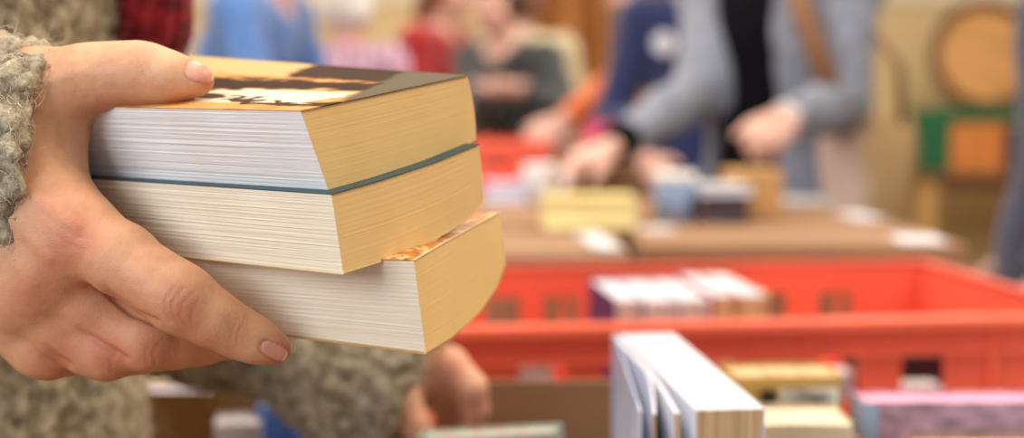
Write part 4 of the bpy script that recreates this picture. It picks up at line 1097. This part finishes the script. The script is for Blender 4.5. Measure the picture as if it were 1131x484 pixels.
# ================================================================== furniture at the back
M_OAK = mat('oak_orange', (186, 122, 60), .5, .2, 10, stretch=(1, 1, 8)); M_OAKD = mat('oak_dark', (92, 56, 30), .5, .2, 10)
cb = empty('louvred_cabinet', (.30, 7.30, 0), 0, 'tall orange brown wooden cabinet with louvred doors against the back wall', 'cabinet')
bm = bmesh.new(); bx(bm, (0, .05, 1.0), (.46, .40, 2.0), bevel=.006); obj('carcass', bm, M_OAKD, cb)
for s in (-1, 1):
    bm = bmesh.new()
    for q in (-1, 1): bx(bm, (s*.10+q*.085, -.160, 1.02), (.026, .022, 1.9), bevel=.003)
    for q in (.085, 1.0, 1.955): bx(bm, (s*.10, -.160, q), (.15, .022, .04), bevel=.003)
    for k in range(40): bx(bm, (s*.10, -.160, .13+k*.0455), (.146, .008, .040), Matrix.Rotation(.6, 3, 'X'))
    d = obj('door', bm, M_OAK, cb); bm = bmesh.new(); lathe(bm, [(.006, 0), (.006, .02), (.013, .026), (.010, .036), (.001, .038)], 16, (s*.02, -.170, 1.0), Matrix.Rotation(math.pi/2, 3, 'X')); obj('knob', bm, M_OAKD, d, True)
M_TLEG = mat('table_leg_yellow', (186, 148, 92), .5, .1)
table('small wooden table against the back wall under the round wooden tray', 2.02, 2.95, 6.75, 7.35, .80, mat('table_wood_dark', (120, 84, 52), .5, .15), M_TLEG, .045, 'side_table', .04, True)
gs = empty('shelf_stand', (2.42, 7.00, .80), 0, 'green painted open stand on the table by the back wall', 'stand')
M_GREEN = mat('paint_green', (18, 98, 62), .5, .08)
bm = bmesh.new(); bx(bm, (-.275, 0, .16), (.16, .22, .32), bevel=.01); obj('side_panel', bm, M_GREEN, gs)
bm = bmesh.new(); bx(bm, (.36, 0, .16), (.05, .22, .32), bevel=.008); obj('side_panel', bm, M_GREEN, gs)
bm = bmesh.new(); bx(bm, (.04, 0, .29), (.50, .24, .075), bevel=.008); bx(bm, (.33, 0, .29), (.15, .24, .075), bevel=.008); obj('top_board', bm, M_GREEN, gs)
o1 = empty('carton', (2.36, 6.98, .80), 0, 'orange brown carton inside the green stand', 'carton'); bm = bmesh.new(); bx(bm, (0, 0, .12), (.27, .2, .24), bevel=.005); obj('carton_body', bm, mat('carton_orange', (206, 128, 62), .7, .1), o1)
bm = bmesh.new(); bx(bm, (0, 0, .2415), (.26, .19, .003)); obj('flap', bm, mat('carton_orange', (206, 128, 62), .7, .1), o1)
o2 = empty('carton', (2.60, 6.98, .80), 0, 'dark navy carton inside the green stand', 'carton'); bm = bmesh.new(); bx(bm, (0, 0, .11), (.17, .2, .22), bevel=.005); obj('carton_body', bm, mat('carton_navy', (38, 40, 66), .7, .1), o2)
bm = bmesh.new(); bx(bm, (0, 0, .2215), (.16, .19, .003)); obj('flap', bm, mat('carton_navy', (38, 40, 66), .7, .1), o2)
ry = empty('round_tray', (2.44, 7.03, 1.128), 0, 'big round wooden tray with a dark rim leaning on the green stand', 'tray')
Mt = Matrix.Rotation(math.radians(90-10), 3, 'X')
bm = bmesh.new(); lathe(bm, [(.001, .0), (.255, .0), (.255, .012), (.001, .014)], 64, (0, 0.03, .262), Mt); obj('tray_board', bm, mat('tray_wood', (206, 154, 92), .5, .15, 6, stretch=(1, 1, 8)), ry)
bm = bmesh.new()
n, k = 64, 10
vs = [[None]*k for _ in range(n)]
for i in range(n):
    for j in range(k):
        a, b = 2*math.pi*i/n, 2*math.pi*j/k
        vs[i][j] = bm.verts.new(Mt @ Vector(((.262+.028*math.cos(b))*math.cos(a), (.262+.028*math.cos(b))*math.sin(a), .012+.028*math.sin(b)))+Vector((0, .03, .262)))
for i in range(n):
    for j in range(k): bm.faces.new((vs[i][j], vs[(i+1) % n][j], vs[(i+1) % n][(j+1) % k], vs[i][(j+1) % k]))
obj('rim', bm, mat('tray_rim', (104, 62, 32), .45, .15), ry, True)
# ================================================================== the other people in the room
H_DARK = mat('hair_dark', (46, 34, 30), .5, .3, 90, stretch=(1, 1, .15)); H_WHITE = mat('hair_white', (226, 224, 222), .55, .08, 90, stretch=(1, 1, .15))
H_RED = mat('hair_auburn', (112, 66, 40), .5, .3, 90, stretch=(1, 1, .15))
T_DARK = fabric('trousers_dark', (44, 42, 48)); T_DENIM = fabric('denim_blue', (52, 62, 88)); T_TAN = fabric('trousers_tan', (150, 124, 92)); S_BLACK = mat('shoe_black', (34, 32, 34), .4, .1); S_BROWN = mat('shoe_leather_brown', (70, 48, 36), .45, .2)
def plaid():
    m, nt, b = newmat('shirt_plaid'); N, L = nt.nodes, nt.links
    tc = N.new('ShaderNodeTexCoord'); col = None
    base = (*lin((176, 146, 176)), 1)
    prev = None
    for ax, sc, c in (('X', 9, (120, 84, 120)), ('Z', 9, (120, 84, 120)), ('X', 23, (226, 206, 222)), ('Z', 19, (214, 150, 170))):
        w_ = N.new('ShaderNodeTexWave'); w_.bands_direction = ax; w_.inputs['Scale'].default_value = sc*.32; L.new(tc.outputs['Object'], w_.inputs['Vector'])
        r = N.new('ShaderNodeValToRGB'); r.color_ramp.interpolation = 'CONSTANT'; r.color_ramp.elements[0].color = (0, 0, 0, 1); r.color_ramp.elements[1].position = .68; r.color_ramp.elements[1].color = (.6, .6, .6, 1)
        L.new(w_.outputs['Fac'], r.inputs['Fac'])
        mx = N.new('ShaderNodeMix'); mx.data_type = 'RGBA'; L.new(r.outputs['Color'], mx.inputs[0])
        if prev is None: mx.inputs[6].default_value = base
        else: L.new(prev, mx.inputs[6])
        mx.inputs[7].default_value = (*lin(c), 1); prev = mx.outputs[2]
    L.new(prev, b.inputs['Base Color']); b.inputs['Roughness'].default_value = .9
    return m
# blue shirt, bending over the tables on the left, seen from behind its shoulder
person('person in a bright blue shirt with dark hair, leftmost in the background', (-.86, 3.98), -14, 1.06, 24, 0, wR=(-.42, 3.76, 1.06), wL=(-.36, 4.02, 1.06),
       topm=fabric('shirt_blue', (86, 128, 196)), trm=T_DARK, hairm=H_DARK, shm=S_BLACK, top='shirt')
person('white haired person in a lilac and pink plaid shirt, seen from behind', (-.585, 4.62), 70, .94, 8, 0, hairlen=.04,
       topm=plaid(), trm=T_DENIM, hairm=H_WHITE, shm=S_BROWN, top='shirt', hairbulk=.028)
person('person in a deep red jacket with auburn hair', (-.37, 5.62), -25, 1.02, 12, 0, wR=(-.10, 5.38, 1.08), wL=(-.05, 5.62, 1.1),
       topm=fabric('jacket_red', (160, 24, 34)), trm=T_DARK, hairm=H_RED, shm=S_BLACK, hairlen=.10)
person('person in a dark grey sweater with both hands held together', (.04, 5.12), -126, .97, 18, 0, wR=(-.085, 4.72, 1.215), wL=(.02, 4.66, 1.215),
       handR=((.7, -.4, -.1), (0, .3, 1), (0, -1, .2), .7), handL=((-.8, -.1, -.1), (0, .3, 1), (0, -1, .2), .7),
       topm=fabric('sweater_grey', (52, 57, 58)), trm=T_DARK, hairm=H_DARK, shm=S_BLACK, top='sweater')
person('person in a cream beige coat standing behind the dark grey sweater', (.03, 5.72), 80, 1.0, 10, 0,
       topm=fabric('coat_cream', (196, 182, 150)), trm=T_TAN, hairm=H_RED, shm=S_BROWN, top='coat', hem=.35, hairlen=.05)
person('person in an orange sweater reaching an arm to the tables', (.60, 4.45), 178, .98, 20, 0, wR=(.22, 4.62, 1.03), wL=(.150, 3.94, 1.122), elL=(.340, 4.10, 1.240),
       topm=fabric('sweater_orange', (214, 104, 36)), trm=T_DENIM, hairm=H_RED, shm=S_BROWN, top='sweater')
def badge(J, root):
    t = bmesh.new(); c = J['chest']+J['u']*.045+J['r']*.125; 
    d = unit(J['f']-J['u']*.0); M = Vector(d).to_track_quat('Z', 'Y').to_matrix()
    p = c+d*.128
    lathe(t, [(.032, 0), (.032, .003), (.030, .005), (.001, .006)], 32, p-np.array(root.location), M); obj('badge', t, mat('badge_white', (206, 212, 226), .4, .05), root)
    bm = bmesh.new(); bx(bm, Vector(J['belly']+d*.120-np.array(root.location)), (.012, .01, .30), bevel=.003); obj('zip', bm, mat('zip_dark', (22, 26, 44), .4, .1), root)
person('person in a navy blue jacket with a round white badge', (.55, 3.92), -92, 1.02, 2, 0, wR=(.36, 3.66, 1.02), wL=(.70, 3.74, .98),
       topm=fabric('jacket_navy', (32, 44, 92)), trm=T_DENIM, hairm=H_DARK, shm=S_BLACK, extra=badge)
# the woman in the open blue grey cardigan
CB = (.605, 3.05)
def open_front(F, X, Y, Z, J):
    c = J['chest']; x = (X-c[0])*J['r'][0]+(Y-c[1])*J['r'][1]; y = (X-c[0])*J['f'][0]+(Y-c[1])*J['f'][1]
    w = .082+.02*np.clip((c[2]-Z)*1.0, 0, 1)
    cut = np.minimum(w-np.abs(x-.012), y-.02)
    for n in 'RL':      # the sleeves stay whole where they pass in front of the opening
        for a, b in ((J['sh'+n]*.5+J['el'+n]*.5, J['el'+n]), (J['el'+n], J['wr'+n])):
            d = b-a; t = np.clip(((X-a[0])*d[0]+(Y-a[1])*d[1]+(Z-a[2])*d[2])/(d@d), 0, 1)
            cut = np.minimum(cut, np.sqrt((X-a[0]-t*d[0])**2+(Y-a[1]-t*d[1])**2+(Z-a[2]-t*d[2])**2)-.085)
    return np.maximum(F, cut)
def dress(J, root):
    g = v_torso(J).inflate(.010); s = J['s']
    g.cone(J['pel'], J['pel']-UZ*.45, .15, .16, .05)
    c = J['neck']+J['f']*.03
    vol_obj('black_dress', g, .011, mat('dress_black', (13, 13, 20), .95, .1, spec=.1), root, lambda F, X, Y, Z: np.maximum(np.maximum(F, .48-Z), .065-np.sqrt((X-c[0])**2+(Y-c[1])**2+(Z-c[2])**2)))
    bm = bmesh.new(); p = J['wrL']+unit(J['wrL']-J['elL'])*.0-np.array(root.location)
    dd = unit(J['wrL']-J['elL']); M = Vector(dd).to_track_quat('Z', 'Y').to_matrix()
    lathe(bm, [(.034, 0), (.037, .002), (.037, .012), (.034, .014)], 28, p, M); obj('bracelet', bm, mat('silver', (226, 226, 232), .2, .03, metal=.9), root, True)
    for n in 'R':
        bm = bmesh.new(); dd = unit(J['wr'+n]-J['el'+n]); M = Vector(dd).to_track_quat('Z', 'Y').to_matrix()
        lathe(bm, [(.030, -.02), (.042, -.018), (.040, .022), (.030, .024)], 24, J['wr'+n]-np.array(root.location), M); obj('dress_cuff', bm, mat('dress_black', (13, 13, 20), .95, .1, spec=.1), root, True)
def locks(v, J):
    a = J['head']-J['u']*.02-J['r']*.075; v.chain([a, J['shL']+J['f']*.085+J['r']*.075+UZ*.02, J['chest']+J['f']*.155-J['r']*.085, J['chest']+J['f']*.158-J['r']*.085-UZ*.10], [.035, .028, .026, .018], .02)
wR_ = (.222, 2.79, 1.106); wL_ = (.535, 2.64, 1.152)
person('person in an open blue grey cardigan over a black dress, one arm reaching', CB, -136, 1.05, 4, 0, wR=wR_, wL=wL_, elR=(.408, 3.02, 1.205), elL=(.685, 2.80, 1.185), arm_loose=.010,
       handR=((-.8, -.2, -.35), (.1, .2, -1), (.5, -.8, 0), .9), handL=((-.45, -.85, -.10), (.1, .6, -.5), (-.2, -.3, .9), 1.15),
       topm=fabric('cardigan_blue_grey', (132, 140, 158)), trm=T_DARK, hairm=H_RED, shm=S_BLACK, top='cardigan', hem=.36, loose=.030, hairlen=.12, extra=dress, hairx=locks, post_top=open_front)
M_BAG, nt_, b_ = newmat('cloth_pink_to_tan'); N_0, L_0 = nt_.nodes, nt_.links
tc_ = N_0.new('ShaderNodeTexCoord'); sx_ = N_0.new('ShaderNodeSeparateXYZ'); L_0.new(tc_.outputs['Object'], sx_.inputs[0])
no_ = N_0.new('ShaderNodeTexNoise'); no_.inputs['Scale'].default_value = 9; L_0.new(tc_.outputs['Object'], no_.inputs['Vector'])
ad_ = N_0.new('ShaderNodeMath'); ad_.operation = 'MULTIPLY_ADD'; ad_.inputs[1].default_value = .10; L_0.new(no_.outputs['Fac'], ad_.inputs[0]); L_0.new(sx_.outputs['X'], ad_.inputs[2])
rp_ = N_0.new('ShaderNodeValToRGB'); mr_ = N_0.new('ShaderNodeMapRange'); mr_.inputs[1].default_value = -.06; mr_.inputs[2].default_value = .16; L_0.new(ad_.outputs[0], mr_.inputs[0]); L_0.new(mr_.outputs[0], rp_.inputs['Fac'])
rp_.color_ramp.elements[0].position = .35; rp_.color_ramp.elements[1].position = .6; rp_.color_ramp.elements[0].color = (*lin((216, 192, 184)), 1); rp_.color_ramp.elements[1].color = (*lin((186, 154, 108)), 1)
L_0.new(rp_.outputs['Color'], b_.inputs['Base Color']); b_.inputs['Roughness'].default_value = .9
# tote bag hanging from her bent arm
tb = empty('tote_bag', (.742, 2.835, .70), math.radians(-20), 'pale pink and beige cloth tote bag hanging beside the person in the open cardigan', 'bag')
bm = bmesh.new(); N_ = 14; rings = []
for k in range(N_):
    s = k/(N_-1); z = .46*s; w_ = .125-.045*s+.015*math.sin(s*9); d_ = .055*(1-s)**.5+.018; ring = []
    for q in range(28):
        a = 2*math.pi*q/28; cx, cy = math.cos(a), math.sin(a); e_ = .55
        ring.append(bm.verts.new((math.copysign(abs(cx)**e_, cx)*w_, math.copysign(abs(cy)**e_, cy)*d_*(1+.12*math.sin(5*a+z*12)), z)))
    rings.append(ring)
for r0, r1 in zip(rings, rings[1:]):
    for q in range(28): bm.faces.new((r0[q], r0[(q+1) % 28], r1[(q+1) % 28], r1[q]))
bm.faces.new(rings[0][::-1]); bm.faces.new(rings[-1])
obj('bag_body', bm, M_BAG, tb, True)
for s in (-1, 1):
    bm = bmesh.new(); tube(bm, [(-.07, s*.022, .44), (-.06, s*.02, .56), (0, s*.012, .64), (.06, s*.02, .56), (.07, s*.022, .44)], .008, 8); obj('strap', bm, mat('strap_brown', (130, 92, 64), .8, .1), tb, True)
bm = bmesh.new(); q_ = [np.array(p)-np.array(tb.location) for p in ((.60, 2.96, 1.50), (.575, 2.80, 1.42), (.585, 2.735, 1.35), (.612, 2.72, 1.27), (.655, 2.74, 1.18), (.70, 2.84, 1.12))]
Mi_ = np.array(Matrix.Rotation(math.radians(20), 3, 'Z')); tube(bm, [Mi_ @ p for p in q_], [.016, .022, .024, .024, .02, .014], 10)
obj('shoulder_strap', bm, mat('strap_brown', (130, 92, 64), .8, .1), tb, True)
person('person in a dark navy coat at the right edge', (.985, 2.28), 165, 1.02, 0, 0,
       topm=fabric('coat_navy', (34, 42, 78)), trm=T_DARK, hairm=H_DARK, shm=S_BLACK, top='coat', hem=.40, loose=.026)
# ================================================================== light
w = bpy.data.worlds.new('World'); scene.world = w; w.use_nodes = True
w.node_tree.nodes['Background'].inputs[0].default_value = (.80, .88, 1, 1); w.node_tree.nodes['Background'].inputs[1].default_value = .55
def area(name, loc, target, sx, sy, power, color):
    l = bpy.data.lights.new(name, 'AREA'); l.shape = 'RECTANGLE'; l.size = sx; l.size_y = sy; l.energy = power; l.color = color
    o = bpy.data.objects.new(name, l); COL.objects.link(o); o.location = loc
    o.rotation_euler = (Vector(target)-Vector(loc)).to_track_quat('-Z', 'Y').to_euler(); return o
area('window_light', (-2.2, -2.0, 2.3), (-.1, .6, 1.1), 2.0, 1.6, 95, (.86, .92, 1))
area('ceiling_lamp', (1.6, 1.0, 3.15), (1.0, 1.4, 1.0), 1.6, 1.2, 74, (1, .86, .66))
area('ceiling_lamp', (-.9, 2.6, 3.15), (-.9, 2.6, 0), 1.4, 1.4, 60, (1, .92, .8))
area('ceiling_lamp', (1.6, 4.6, 3.15), (1.6, 4.6, 0), 1.4, 1.4, 92, (1, .92, .8))
area('ceiling_lamp', (-1.2, 5.2, 3.15), (-1.2, 5.2, 0), 1.4, 1.4, 72, (1, .92, .8))
area('ceiling_lamp', (-.7, .6, 3.15), (-.5, .8, 0), 1.0, 1.0, 34, (1, .93, .82))  # unseen lamp added overhead to brighten the torso, hand top and cover
